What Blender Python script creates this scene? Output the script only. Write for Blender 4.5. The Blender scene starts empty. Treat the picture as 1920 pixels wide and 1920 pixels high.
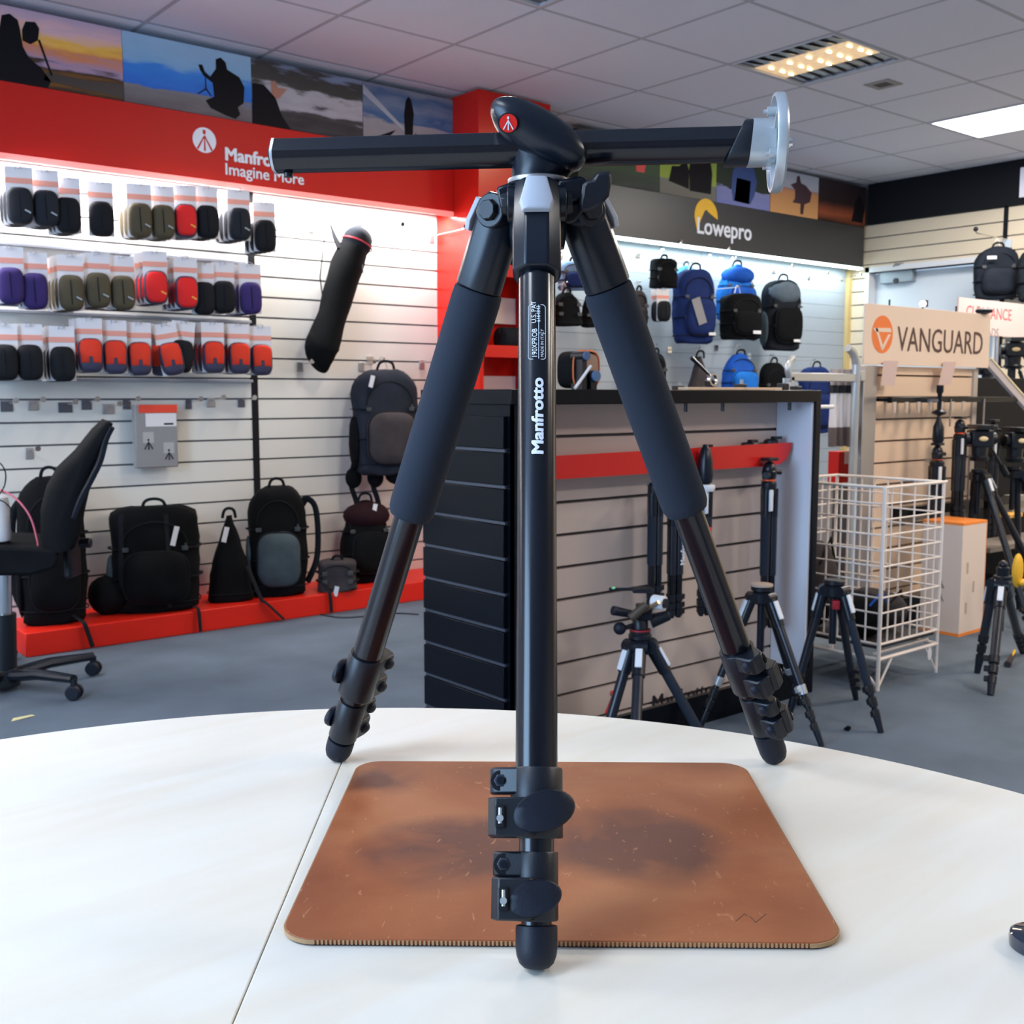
import bpy, bmesh, math, random
from mathutils import Vector, Matrix, noise
random.seed(7)
S = bpy.context.scene
COL = S.collection
PI = math.pi
# ---------------- camera ----------------
FP = 2030.0; HC = 1.076; YAW = math.radians(50.6); PITCH = math.atan(222/FP)
cA, sA, cp, sp = math.cos(YAW), math.sin(YAW), math.cos(PITCH), math.sin(PITCH)
cd = bpy.data.cameras.new('camera'); cam = bpy.data.objects.new('camera', cd); COL.objects.link(cam)
cam.location = (0, 0, HC); cam.rotation_euler = (PI/2-PITCH, 0, YAW-PI/2)
cd.sensor_width = 36; cd.lens = FP/1920*36; cd.clip_start = .02
cd.dof.use_dof = True; cd.dof.focus_distance = .78; cd.dof.aperture_fstop = 26
S.camera = cam
# ---------------- colour management, world, daylight ----------------
S.view_settings.view_transform = 'Standard'; S.view_settings.look = 'None'
S.view_settings.gamma = 1; S.view_settings.use_curve_mapping = False
S.view_settings.exposure = 0.24
wd = bpy.data.worlds.new('sky'); S.world = wd; wd.use_nodes = True
wd.node_tree.nodes['Background'].inputs[0].default_value = (.62, .78, 1, 1)
wd.node_tree.nodes['Background'].inputs[1].default_value = 1.6
def area(name, loc, target, sx, sy, power, color=(1, 1, 1)):
    d = bpy.data.lights.new(name, 'AREA'); d.shape = 'RECTANGLE'; d.size = sx; d.size_y = sy
    d.energy = power; d.color = color
    o = bpy.data.objects.new(name, d); COL.objects.link(o); o.location = loc
    v = Vector(target)-Vector(loc); o.rotation_euler = v.to_track_quat('-Z', 'Y').to_euler(); return o
# daylight entering by the shop windows behind the camera
area('daylight', (-2.42, 1.2, 1.5), (5, 1.2, 1.3), 1.7, 2.05, 105, (.40, .66, 1))
ROOM = dict(x0=-2.5, x1=7.5, y0=-3.5, y1=4.98, h=2.66)

# ---------------- helpers ----------------
def ray(x, y):
    u = x-960; v = y-960; h = FP*cp-v*sp; dn = FP*sp+v*cp
    return cA*h+sA*u, sA*h-cA*u, -dn, h
def U(x, y, X=None, Y=None, Z=None, F=None):
    """point of the room seen at photo pixel x,y that lies on a given plane"""
    r = ray(x, y)
    t = X/r[0] if X is not None else Y/r[1] if Y is not None else (Z-HC)/r[2] if Z is not None else F/r[3]
    return Vector((r[0]*t, r[1]*t, HC+r[2]*t))
def W(r, F, z): return Vector((cA*F+sA*r, sA*F-cA*r, z))
MATS = {}
def mat(name, col, rough=.5, metal=0, bump=0, bscale=200, var=0, vscale=8, spec=.5, emit=None, estr=0, coat=0, sheen=0, alpha=1, trans=0, stretch=None):
    if name in MATS: return MATS[name]
    m = bpy.data.materials.new(name); m.use_nodes = True; nt = m.node_tree; b = nt.nodes['Principled BSDF']
    b.inputs['Base Color'].default_value = (*col, 1); b.inputs['Roughness'].default_value = rough
    b.inputs['Metallic'].default_value = metal; b.inputs['Specular IOR Level'].default_value = spec
    b.inputs['Coat Weight'].default_value = coat; b.inputs['Coat Roughness'].default_value = .08
    b.inputs['Sheen Weight'].default_value = sheen; b.inputs['Transmission Weight'].default_value = trans
    b.inputs['Alpha'].default_value = alpha
    if emit: b.inputs['Emission Color'].default_value = (*emit, 1); b.inputs['Emission Strength'].default_value = estr
    tc = nt.nodes.new('ShaderNodeTexCoord'); src = tc.outputs['Object']
    if stretch:
        mp = nt.nodes.new('ShaderNodeMapping'); mp.inputs['Scale'].default_value = stretch
        nt.links.new(src, mp.inputs[0]); src = mp.outputs[0]
    if var:
        n = nt.nodes.new('ShaderNodeTexNoise'); n.inputs['Scale'].default_value = vscale; n.inputs['Detail'].default_value = 6
        nt.links.new(src, n.inputs['Vector'])
        r = nt.nodes.new('ShaderNodeValToRGB'); nt.links.new(n.outputs[0], r.inputs[0])
        r.color_ramp.elements[0].position = .3; r.color_ramp.elements[1].position = .7
        r.color_ramp.elements[0].color = (*[c*(1-var) for c in col], 1)
        r.color_ramp.elements[1].color = (*[min(1, c*(1+var)) for c in col], 1)
        nt.links.new(r.outputs[0], b.inputs['Base Color'])
    if bump:
        n = nt.nodes.new('ShaderNodeTexNoise'); n.inputs['Scale'].default_value = bscale; n.inputs['Detail'].default_value = 3
        nt.links.new(tc.outputs['Object'], n.inputs['Vector'])
        bn = nt.nodes.new('ShaderNodeBump'); bn.inputs['Strength'].default_value = bump; bn.inputs['Distance'].default_value = .002
        nt.links.new(n.outputs[0], bn.inputs['Height']); nt.links.new(bn.outputs[0], b.inputs['Normal'])
    MATS[name] = m; return m
def wm(o):
    m = o.matrix_basis.copy() if o else Matrix()
    while o and o.parent: o = o.parent; m = o.matrix_basis @ m
    return m
def basis(z, x=None):
    z = Vector(z).normalized(); x = Vector(x) if x is not None else (Vector((1, 0, 0)) if abs(z.x) < .9 else Vector((0, 1, 0)))
    y = z.cross(x).normalized(); x = y.cross(z)
    return Matrix((x, y, z)).transposed()
def sup(n, a, b, e):
    out = []
    for i in range(n):
        t = 2*PI*i/n; c, s = math.cos(t), math.sin(t)
        out.append((a*math.copysign(abs(c)**(2/e), c), b*math.copysign(abs(s)**(2/e), s)))
    return out
class G:
    def __init__(s): s.bm = bmesh.new()
    def mesh(s, vs, fs):
        V = [s.bm.verts.new(v) for v in vs]
        for f in fs:
            try: s.bm.faces.new([V[i] for i in f])
            except ValueError: pass
        return s
    def box(s, x0, x1, y0, y1, z0, z1):
        vs = [(x, y, z) for x in (x0, x1) for y in (y0, y1) for z in (z0, z1)]
        return s.mesh(vs, [(0, 1, 3, 2), (4, 6, 7, 5), (0, 4, 5, 1), (2, 3, 7, 6), (0, 2, 6, 4), (1, 5, 7, 3)])
    def obox(s, c, sz, R=None):
        R = R or Matrix.Identity(3); c = Vector(c)
        vs = [c+R@Vector((a*sz[0]/2, b*sz[1]/2, d*sz[2]/2)) for a in (-1, 1) for b in (-1, 1) for d in (-1, 1)]
        return s.mesh(vs, [(0, 1, 3, 2), (4, 6, 7, 5), (0, 4, 5, 1), (2, 3, 7, 6), (0, 2, 6, 4), (1, 5, 7, 3)])
    def loft(s, rings, cap=True, close=False):
        R = [[s.bm.verts.new(v) for v in r] for r in rings]; n = len(R[0])
        k = len(R) if close else len(R)-1
        for i in range(k):
            a, b = R[i], R[(i+1) % len(R)]
            for j in range(n):
                try: s.bm.faces.new((a[j], a[(j+1) % n], b[(j+1) % n], b[j]))
                except ValueError: pass
        if cap and not close:
            s.bm.faces.new(R[0][::-1]); s.bm.faces.new(R[-1])
        return s
    def cyl(s, p0, p1, r0, r1=None, n=16, x=None):
        p0, p1 = Vector(p0), Vector(p1); r1 = r0 if r1 is None else r1; B = basis(p1-p0, x)
        rg = lambda p, r: [p+B@Vector((r*math.cos(2*PI*i/n), r*math.sin(2*PI*i/n), 0)) for i in range(n)]
        return s.loft([rg(p0, r0), rg(p1, r1)])
    def lathe(s, prof, o=(0, 0, 0), z=(0, 0, 1), n=20):
        B = basis(z); o = Vector(o)
        return s.loft([[o+B@Vector((r*math.cos(2*PI*i/n), r*math.sin(2*PI*i/n), h)) for i in range(n)] for h, r in prof])
    def ell(s, c, r, B=None, n=16, m=9):
        B = B or Matrix.Identity(3); c = Vector(c); rings = []
        for k in range(m):
            a = -PI/2+PI*(k+.35)/(m-.3); z = math.sin(a); q = math.cos(a)
            rings.append([c+B@Vector((r[0]*q*math.cos(2*PI*i/n), r[1]*q*math.sin(2*PI*i/n), r[2]*z)) for i in range(n)])
        return s.loft(rings)
    def prism(s, pts, M, d0, d1):
        """2D outline pts placed by M (columns x,y,normal,origin), from d0 to d1 along the normal"""
        return s.loft([[M@Vector((a, b, d0)) for a, b in pts], [M@Vector((a, b, d1)) for a, b in pts]])
    def tube(s, pts, r, n=8, flat=1, close=False):
        pts = [Vector(p) for p in pts]; rings = []; up = None; N = len(pts)
        if 3 < N < 11 and not close:      # round the bends
            q, rr_ = [], []; rl = r if isinstance(r, (list, tuple)) else [r]*N
            for i in range(N-1):
                a, b, c, d = pts[max(i-1, 0)], pts[i], pts[i+1], pts[min(i+2, N-1)]
                for k in range(4):
                    t = k/4; q.append(.5*((2*b)+(c-a)*t+(2*a-5*b+4*c-d)*t*t+(3*b-a-3*c+d)*t**3)); rr_.append(rl[i]+(rl[i+1]-rl[i])*t)
            q.append(pts[-1]); rr_.append(rl[-1]); pts, r, N = q, rr_, len(q)
        for i, p in enumerate(pts):
            d = (pts[(i+1) % N]-pts[i-1]) if close else (pts[min(i+1, N-1)]-pts[max(i-1, 0)])
            B = basis(d, up); up = B.col[0].copy()
            rr = r[i] if isinstance(r, (list, tuple)) else r
            rings.append([p+B@Vector((rr*math.cos(2*PI*j/n), rr*flat*math.sin(2*PI*j/n), 0)) for j in range(n)])
        return s.loft(rings, close=close)
    def wob(s, a, f=14):
        for v in s.bm.verts:
            v.co += Vector((noise.noise(v.co*f), noise.noise(v.co*f+Vector((9, 3, 1))), noise.noise(v.co*f+Vector((2, 7, 5)))))*a
        return s
    def build(s, name, m, parent=None, world=False, bevel=0, seg=2, angle=35, xf=None, flat=False):
        me = bpy.data.meshes.new(name); bmesh.ops.recalc_face_normals(s.bm, faces=s.bm.faces)
        s.bm.to_mesh(me); s.bm.free()
        if xf: me.transform(xf)
        return link(name, me, m, parent, world, bevel, seg, angle, flat)
def link(name, me, m, parent=None, world=False, bevel=0, seg=2, angle=35, flat=False):
    if world and parent: me.transform(wm(parent).inverted())
    me.materials.append(m); o = bpy.data.objects.new(name, me); COL.objects.link(o); o.parent = parent
    if not flat:
        for p in me.polygons: p.use_smooth = True
        me.set_sharp_from_angle(angle=math.radians(angle))
    if bevel:
        b = o.modifiers.new('bevel', 'BEVEL'); b.width = bevel; b.segments = seg; b.limit_method = 'ANGLE'; b.angle_limit = math.radians(40)
        b.harden_normals = False
    return o
def tag(o, label, cat, group=None):
    o['label'] = label; o['category'] = cat
    if group: o['group'] = group
    return o
def thing(name, label, cat, loc=(0, 0, 0), rz=0, group=None, R=None):
    o = bpy.data.objects.new(name, None); COL.objects.link(o); o.empty_display_size = .02
    if R is not None: o.matrix_basis = Matrix.Translation(Vector(loc)) @ R.to_4x4()
    else: o.location = loc; o.rotation_euler = (0, 0, rz)
    return tag(o, label, cat, group)
def struct(o): o['kind'] = 'structure'; return o
def kids(o): return [c for c in COL.objects if c.parent == o]
KID = {}
def copy_tree(o, ch=None, parent=None):
    c = o.copy(); COL.objects.link(c)
    if parent: c.parent = parent
    for k in o.children: copy_tree(k, None, c)
    return c
def text(body, size, M, m, name, parent=None, off=0, depth=.0005, sx=1, world=True, align='LEFT', wrap=None, space=1, bold=0):
    cu = bpy.data.curves.new('t', 'FONT'); cu.body = body; cu.size = size; cu.offset = off; cu.extrude = depth
    cu.align_x = align; cu.resolution_u = 3; cu.space_character = space
    if bold: cu.offset = 0
    o = bpy.data.objects.new('t', cu); COL.objects.link(o)
    dg = bpy.context.evaluated_depsgraph_get(); me = bpy.data.meshes.new_from_object(o.evaluated_get(dg))
    bpy.data.objects.remove(o); me.name = name
    for v in me.vertices: v.co.x *= sx
    if bold:   # heavier strokes: the same letters laid again a hair aside
        b0 = bmesh.new(); kz = 0; bz = .000004 if wrap else .00025
        for dx, dy in ((-1, 0), (1, 0), (0, -.7), (0, .7), (.7, .6), (-.7, .6), (.7, -.6), (-.7, -.6)):
            kz += 1; m2 = me.copy(); m2.transform(Matrix.Translation((dx*bold, dy*bold, bz*kz))); b0.from_mesh(m2); bpy.data.meshes.remove(m2)
        b0.to_mesh(me); b0.free()
    if wrap:
        b1 = bmesh.new(); b1.from_mesh(me); bmesh.ops.triangulate(b1, faces=b1.faces)
        bmesh.ops.subdivide_edges(b1, edges=[e for e in b1.edges if abs(e.verts[0].co.y-e.verts[1].co.y) > .0012], cuts=4, use_grid_fill=False)
        b1.to_mesh(me); b1.free(); wrap(me)
    else: me.transform(M)
    return link(name, me, m, parent, world, flat=True)
def frame(o, x, y):
    x = Vector(x).normalized(); y = Vector(y).normalized(); z = x.cross(y); o = Vector(o)
    return Matrix(((x.x, y.x, z.x, o.x), (x.y, y.y, z.y, o.y), (x.z, y.z, z.z, o.z), (0, 0, 0, 1)))
def MY(x, y, z): return frame((x, y, z), (1, 0, 0), (0, 0, 1))     # a face looking towards -Y
def MX(x, y, z): return frame((x, y, z), (0, -1, 0), (0, 0, 1))    # a face looking towards -X
# materials
black_plastic = mat('black plastic', (.006, .008, .013), .38, spec=.4, bump=.05, bscale=900)
satin_black = mat('satin black', (.005, .008, .015), .30, spec=.38)
gloss_black = mat('anodised black tube', (.003, .004, .008), .20)
foam = mat('black foam', (.017, .023, .036), .85, spec=.25, bump=.25, bscale=1500)
rubber = mat('black rubber', (.006, .009, .018), .5, spec=.3, bump=.1, bscale=700)
red_paint = mat('red paint', (.56, .012, .008), .5, spec=.25)
red_gloss = mat('red laminate', (.60, .014, .008), .25, spec=.35)
white_pl = mat('white plastic', (.75, .76, .78), .4)
chrome = mat('chrome', (.75, .75, .76), .18, metal=1)
steel = mat('grey steel', (.42, .41, .42), .35, metal=.7)
silver = mat('brushed silver paint', (.50, .53, .55), .33, metal=.55)
grey_pl = mat('light grey plastic', (.42, .44, .50), .42)
white_print = mat('white print', (.78, .82, .90), .45)
black_paint = mat('black laminate', (.003, .004, .007), .24, spec=.2)
black_matt = mat('matt black board', (.007, .008, .011), .7, spec=.2)
card_white = mat('white card', (.74, .73, .76), .5)
orange_print = mat('orange print', (.80, .34, .26), .5)
fabric_k = mat('black nylon', (.0045, .005, .006), .85, spec=.12, bump=.5, bscale=500, var=.25, vscale=9)
fabric_g = mat('charcoal nylon', (.011, .014, .020), .85, spec=.15, bump=.5, bscale=500, var=.2)
web_k = mat('black webbing', (.011, .012, .015), .8, spec=.15)
# ======================= ROOM SHELL =======================
X0, X1, Y0, Y1, HT = ROOM['x0'], ROOM['x1'], ROOM['y0'], ROOM['y1'], ROOM['h']
carpet = mat('blue grey carpet', (.125, .160, .205), .95, bump=.8, bscale=900, var=.16, vscale=3, spec=.1)
floor = struct(G().box(X0, X1+2.2, Y0, Y1+.1, -.1, 0).build('floor', carpet))
tilem = mat('ceiling tile', (.74, .735, .80), .95, bump=.5, bscale=260, spec=.1)
gridm = mat('ceiling grid', (.42, .415, .46), .7)
plaster = mat('plaster', (.66, .66, .68), .9, spec=.1)
ceil = struct(G().box(X0, X1+2.2, Y0, Y1+.1, HT+.012, HT+.1).build('ceiling', plaster))
# fixtures occupy whole tiles; index (i,j) from X=.06, Y=-.06 on the .6 grid
lights = {(7, 5): 'louvre', (4, 5): 'louvre', (10, 4): 'led', (10, 5): 'led'}
LI = {(round(.06+.6*i, 2), round(-.06+.6*j, 2)) for i, j in lights}
g = G(); me_t = None
for i in range(-5, 13):
    for j in range(-6, 9):
        xa, ya = round(.06+.6*i, 2), round(-.06+.6*j, 2)
        if xa > X1 or ya > Y1-.05 or (xa, ya) in LI or (i, j) in ((10, 4), (-2, 4), (-2, 1), (4, -2), (7, 1), (7, -2), (10, 0)): continue
        if me_t is None:
            me_t = bpy.data.meshes.new('ceiling_tile'); bb = bmesh.new(); bmesh.ops.create_cube(bb, size=1)
            for v in bb.verts: v.co = Vector((v.co.x*.578, v.co.y*.578, v.co.z*.014))
            bb.to_mesh(me_t); me_t.materials.append(tilem)
        if ya+.3 > Y1-.1:
            mm = me_t.copy(); [setattr(v.co, 'y', v.co.y*.3-.19) for v in mm.vertices]
        else: mm = me_t
        o = bpy.data.objects.new('ceiling_tile', mm); COL.objects.link(o); o.parent = ceil; o.location = (xa+.3, ya+.3, HT+.006)
for i in range(-5, 14): g.box(.06+.6*i-.012, .06+.6*i+.012, Y0, Y1, HT-.0005, HT+.012)
for j in range(-6, 10): g.box(X0, X1, -.06+.6*j-.012, -.06+.6*j+.012, HT, HT+.012)
gr = g.build('ceiling_grid', gridm, ceil, flat=True)
# ceiling lights
warm_em = mat('warm lit reflector', (.8, .62, .38), .35, emit=(1, .62, .30), estr=.42, var=.2, vscale=30)
tube_em = mat('lit warm tube', (1, .9, .7), .4, emit=(1, .80, .45), estr=6)
led_em = mat('lit white panel', (1, 1, 1), .5, emit=(1, 1, 1), estr=5)
louv = mat('dull louvre metal', (.20, .19, .20), .3, metal=.8)
frame_w = mat('white light frame', (.55, .55, .58), .5)
def rect_frame(g, x0, x1, y0, y1, z0, z1, w):
    g.box(x0, x1, y0, y0+w, z0, z1); g.box(x0, x1, y1-w, y1, z0, z1); g.box(x0, x0+w, y0+w, y1-w, z0, z1); g.box(x1-w, x1, y0+w, y1-w, z0, z1); return g
def louvre_light(i, j, label):
    xa, ya = .06+.6*i, -.06+.6*j
    t = thing('ceiling_light', label, 'light', (xa+.3, ya+.3, HT))
    rect_frame(G(), -.29, .29, -.29, .29, -.004, .01, .014).build('frame', frame_w, t)
    G().box(-.276, -.13, -.276, .276, .008, .011).build('side_tray', louv, t)
    G().box(.13, .276, -.276, .276, .008, .011).build('side_tray', louv, t)
    G().box(-.13, .13, -.276, .276, .008, .011).build('lit_tray', warm_em, t)
    for s in (-1, 1):
        for k in range(8):
            G().mesh([(s*.135, -.27+.069*k, .004), (s*.272, -.27+.069*k+.012, -.002), (s*.272, -.27+.069*k+.04, .009), (s*.135, -.27+.069*k+.03, .009)], [(0, 1, 2, 3)]).build('slat', louv, t)
    for a in (-.07, .02, .09):
        for k in range(5): G().ell((a, -.22+.11*k, .003), (.020, .006, .003)).build('lamp_glow', tube_em, t)
    return t
louvre_light(7, 5, 'square louvred ceiling light with warm lit centre and dark side trays')
def led_light(i, j, label, sx=1, sy=1):
    xa, ya = .06+.6*i, -.06+.6*j; cx, cy = xa+.3*sx, ya+.3*sy
    t = thing('ceiling_light', label, 'light', (cx, cy, HT))
    rect_frame(G(), -.3*sx+.01, .3*sx-.01, -.3*sy+.01, .3*sy-.01, -.006, .01, .012).build('frame', frame_w, t)
    G().box(-.3*sx+.022, .3*sx-.022, -.3*sy+.022, .3*sy-.022, -.003, .008).build('diffuser', led_em, t)
    return t
led_light(10, 4, 'bright white flat panel light at right edge of the ceiling', 1, 2)
area('panel lamp', (6.36, 2.94, HT-.02), (6.36, 2.94, 0), .55, 1.15, 45, (1, .95, .88))
louvre_light(4, 5, 'louvred ceiling light whose corner just shows at the very top of the photo')
t = thing('ceiling_vent', 'small square brown vent in a ceiling tile beside the louvred light', 'vent', (5.14, 3.25, HT))
rect_frame(G(), -.07, .07, -.07, .07, -.006, .002, .03).build('plate', mat('stained vent plate', (.30, .27, .25), .6), t)
G().box(-.04, .04, -.04, .04, -.004, .004).build('grille', mat('vent dark', (.05, .04, .035), .7), t)
HN = iter(('left of the table', 'behind the camera', 'far left behind the camera', 'nearest the sign', 'right behind the camera', 'furthest right'))
def hidden_lamp(i, j, col, p):  # unseen lamps, added for fill and for reflections on the tripod tube
    led_light(i, j, 'unseen fill panel light added to the ceiling, '+next(HN), 1, 1)
    area('panel lamp', (.36+.6*i, .24+.6*j, HT-.02), (.36+.6*i, .24+.6*j, 0), .55, .55, p, col)
for i, j, c, pw in ((-2, 4, (.95, .97, 1), 26), (4, -2, (1, .93, .84), 30), (-2, 1, (.80, .88, 1), 14), (7, 1, (1, .80, .60), 30), (7, -2, (1, .82, .66), 22), (10, 0, (1, .80, .60), 36)): hidden_lamp(i, j, c, pw)
area('louvre lamp', (2.76, 3.24, HT-.02), (2.76, 3.24, 0), .25, .5, 16, (1, .88, .70))
area('louvre lamp', (4.56, 3.24, HT-.02), (4.56, 3.24, 0), .25, .5, 12, (1, .75, .45))
# walls
slat_w = mat('cream white slatwall', (.74, .73, .68), .38, spec=.4)
slat_g = mat('pale grey slatwall', (.36, .40, .45), .42)
slat_c = mat('cream slatwall', (.74, .63, .47), .42)
groove = mat('slatwall groove', (.22, .22, .24), .7)
wl = struct(G().box(X0, X1, Y1+.02, Y1+.12, 0, HT).build('wall_left', groove))
def slats(parent, x0, x1, y, z0, z1, m, th=.018, phase=.05, axis='Y', gap=.009):
    k = math.floor((z0-phase)/.1); z = phase+.1*k; me = {}
    while z < z1-.002:
        a = max(z+gap/2, z0); b = min(z+.1-gap/2, z1); z += .1
        if b-a < .01: continue
        h = round(b-a, 4)
        if h not in me:
            mm = bpy.data.meshes.new('slat'); bb = bmesh.new(); bmesh.ops.create_cube(bb, size=1)
            for v in bb.verts: v.co = Vector((v.co.x*(x1-x0), v.co.y*th, v.co.z*h)) if axis == 'Y' else Vector((v.co.x*th, v.co.y*(x1-x0), v.co.z*h))
            bb.to_mesh(mm); mm.materials.append(m); me[h] = mm
        o = bpy.data.objects.new('slat', me[h]); COL.objects.link(o); o.parent = parent
        o.location = ((x0+x1)/2, y+th/2, (a+b)/2) if axis == 'Y' else (y+th/2, (x0+x1)/2, (a+b)/2)
slats(wl, -2.4, 2.423, Y1, .05, 2.16, slat_w)
slats(wl, 2.457, 3.57, Y1, .05, 2.16, slat_w)
slats(wl, 4.06, 5.75, Y1, .05, 2.16, slat_g, gap=.002)
slats(wl, 5.755, 7.47, Y1, .05, 2.16, slat_g, gap=.002)
G().box(2.423, 2.457, Y1-.004, Y1+.02, .1, 2.05).build('joint_strip', black_matt, wl)
G().box(7.455, 7.50, Y1-.03, Y1+.0, .05, 2.05).build('edge_strip', mat('raw wood edge', (.62, .46, .20), .6), wl)
G().box(X0, X1, Y1-.06, Y1+.02, 2.335, HT).build('upper_wall', plaster, wl)
# right wall, with a doorway seen over the sign
wr = struct(G().box(X1+.02, X1+.1, Y0, Y1+.1, 2.0, HT).box(X1+.02, X1+.1, Y0, 3.75, 0, 2.0).box(X1+.02, X1+.1, 4.835, Y1+.1, 0, 2.0).build('wall_right', groove))
slats(wr, Y0+.02, 3.735, X1, .05, 2.36, slat_c, phase=.06, axis='X'); slats(wr, 3.765, 4.97, X1, 2.0, 2.36, slat_c, phase=.06, axis='X')
slats(wr, 4.84, 4.97, X1, .05, 2.0, slat_c, phase=.06, axis='X')
G().box(X1-.006, X1+.018, 3.735, 3.765, .05, 2.36).build('joint_strip', black_matt, wr)
G().box(X1-.03, X1+.02, Y0, 4.82, 2.36, HT).build('upper_band', black_matt, wr)
# room behind the doorway
hall = mat('white hall paint', (.70, .76, .82), .6)
bk = struct(G().box(X1+2.1, X1+2.2, 2.5, 6.2, 0, HT).box(X1+.1, X1+2.2, 6.1, 6.2, 0, HT).box(X1+.1, X1+2.2, 2.5, 2.6, 0, HT).box(X1+.1, X1+2.2, 2.5, 6.2, HT, HT+.1).box(X1+.1, X1+2.2, 4.9, 6.2, -.1, 0).build('wall_hall', hall))
area('hall lamp', (X1+1, 4.2, HT-.1), (X1+1, 4.2, 0), 1, 1, 40, (.9, .96, 1))
d = struct(G().box(X1-.01, X1+.1, 4.80, 4.835, 0, 2.04).box(X1-.01, X1+.1, 3.77, 3.80, 0, 2.04).box(X1-.01, X1+.1, 3.77, 4.835, 2.0, 2.04).build('door_1', white_pl))
G().box(X1+.09, X1+.13, 3.80, 4.80, .02, 1.99).build('door_leaf', hall, d)
# unseen walls behind the camera, with the shop windows the daylight comes in by
wb = struct(G().box(X0-.1, X0, Y0, Y1+.1, 0, .5).box(X0-.1, X0, Y0, Y1+.1, 2.55, HT).box(X0-.1, X0, Y0, .35, .5, 2.55).box(X0-.1, X0, 2.05, Y1+.1, .5, 2.55).build('wall_back', plaster))
wf = struct(G().box(X0-.1, X1+.1, Y0-.1, Y0, 0, HT).build('wall_front', plaster))
w1 = struct(G().box(X0-.08, X0-.03, 1.18, 1.22, .5, 2.55).box(X0-.08, X0-.03, .35, 2.05, .5, .55).box(X0-.08, X0-.03, .35, 2.05, 2.5, 2.55).build('window_1', white_pl))

# ======================= FASCIAS =======================
YH = 4.82
t = thing('sign_fascia', 'long red header board with white lettering along the left wall', 'sign', (0, YH, 2.18))
G().box(-2.4, 3.55, YH, Y1-.061, 2.05, 2.334).build('board', red_paint, t, True)
G().box(-2.4, 3.55, YH-.002, YH+.012, 2.024, 2.05).build('lower_lip', mat('pink lit acrylic lip', (.95, .30, .28), .3, emit=(1, .25, .22), estr=.5), t, True)
led = mat('lit strip', (1, 1, 1), .5, emit=(1, 1, 1), estr=9)
G().box(-2.4, 3.55, YH+.02, YH+.06, 2.035, 2.05).build('light_strip', led, t, True)
area('header strip light', (.58, YH+.05, 2.03), (.58, YH+.13, 1.2), 5.9, .03, 80, (1, 1, 1))
def cap(px, py, Y=YH): return U(px, py, Y=Y)
a = cap(421, 298); text('Manfrotto', .082, MY(a.x, YH-.001, a.z-.004), white_print, 'lettering', t, bold=.0034)
a = cap(421, 325); text('Imagine More', .074, MY(a.x, YH-.001, a.z-.004), white_print, 'lettering', t, bold=.0012)
def disc(g, M, r, d=.002, n=32, ry=None): return g.prism([(r*math.cos(2*PI*i/n), (ry or r)*math.sin(2*PI*i/n)) for i in range(n)], M, 0, d)
def tripod_mark(g, M, s, d0, d1):
    for a, b in (((0, .35), (-.62, -.75)), ((0, .35), (.62, -.75)), ((0, .2), (0, -.85))):
        a, b = Vector(a)*s, Vector(b)*s; n = Vector((-(b-a).y, (b-a).x)).normalized()*s*.075
        g.prism([tuple(a-n*.6), tuple(b-n), tuple(b+n), tuple(a+n*.6)], M, d0, d1)
    g.prism([(-.14*s, .8*s), (.1*s, .8*s), (.1*s, .55*s), (-.02*s, .42*s), (-.14*s, .55*s)], M, d0, d1); return g
a = cap(383, 263)
disc(G(), MY(a.x, YH-.001, a.z), .056).build('logo_disc', white_print, t, True)
tripod_mark(G(), MY(a.x, YH-.003, a.z), .056, 0, .001).build('logo_mark', red_paint, t, True)
t2 = thing('sign_fascia', 'dark grey header board with yellow and white logo on the back wall', 'sign', (6, YH, 2.18))
fas = mat('charcoal fascia', (.034, .034, .036), .38)
G().box(4.055, 7.44, YH, Y1-.061, 2.035, 2.334).build('board', fas, t2, True)
G().box(4.07, 7.44, YH+.005, YH+.05, 2.022, 2.035).build('light_strip', mat('lit cool strip', (1, 1, 1), .5, emit=(.75, 1, .98), estr=8), t2, True)
area('fascia strip light', (5.75, YH+.05, 2.015), (5.75, YH+.12, 1.2), 3.3, .03, 13, (.80, .95, 1))
a = cap(1305, 440); text('Lowepro', .155, MY(a.x, YH-.001, a.z+.012), white_print, 'lettering', t2, bold=.0035, sx=1.0)
a = cap(1316, 405); M = MY(a.x+.04, YH-.001, a.z)
pts = [(.115*math.cos(r), .115*math.sin(r)) for r in [math.radians(x) for x in range(-5, 196, 12)]] + [(-.09, -.09), (-.02, .03), (.0, .045), (.02, .03)]
G().prism(pts, M, 0, .002).build('logo_arc', mat('yellow print', (.85, .48, .01), .45), t2, True)
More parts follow.
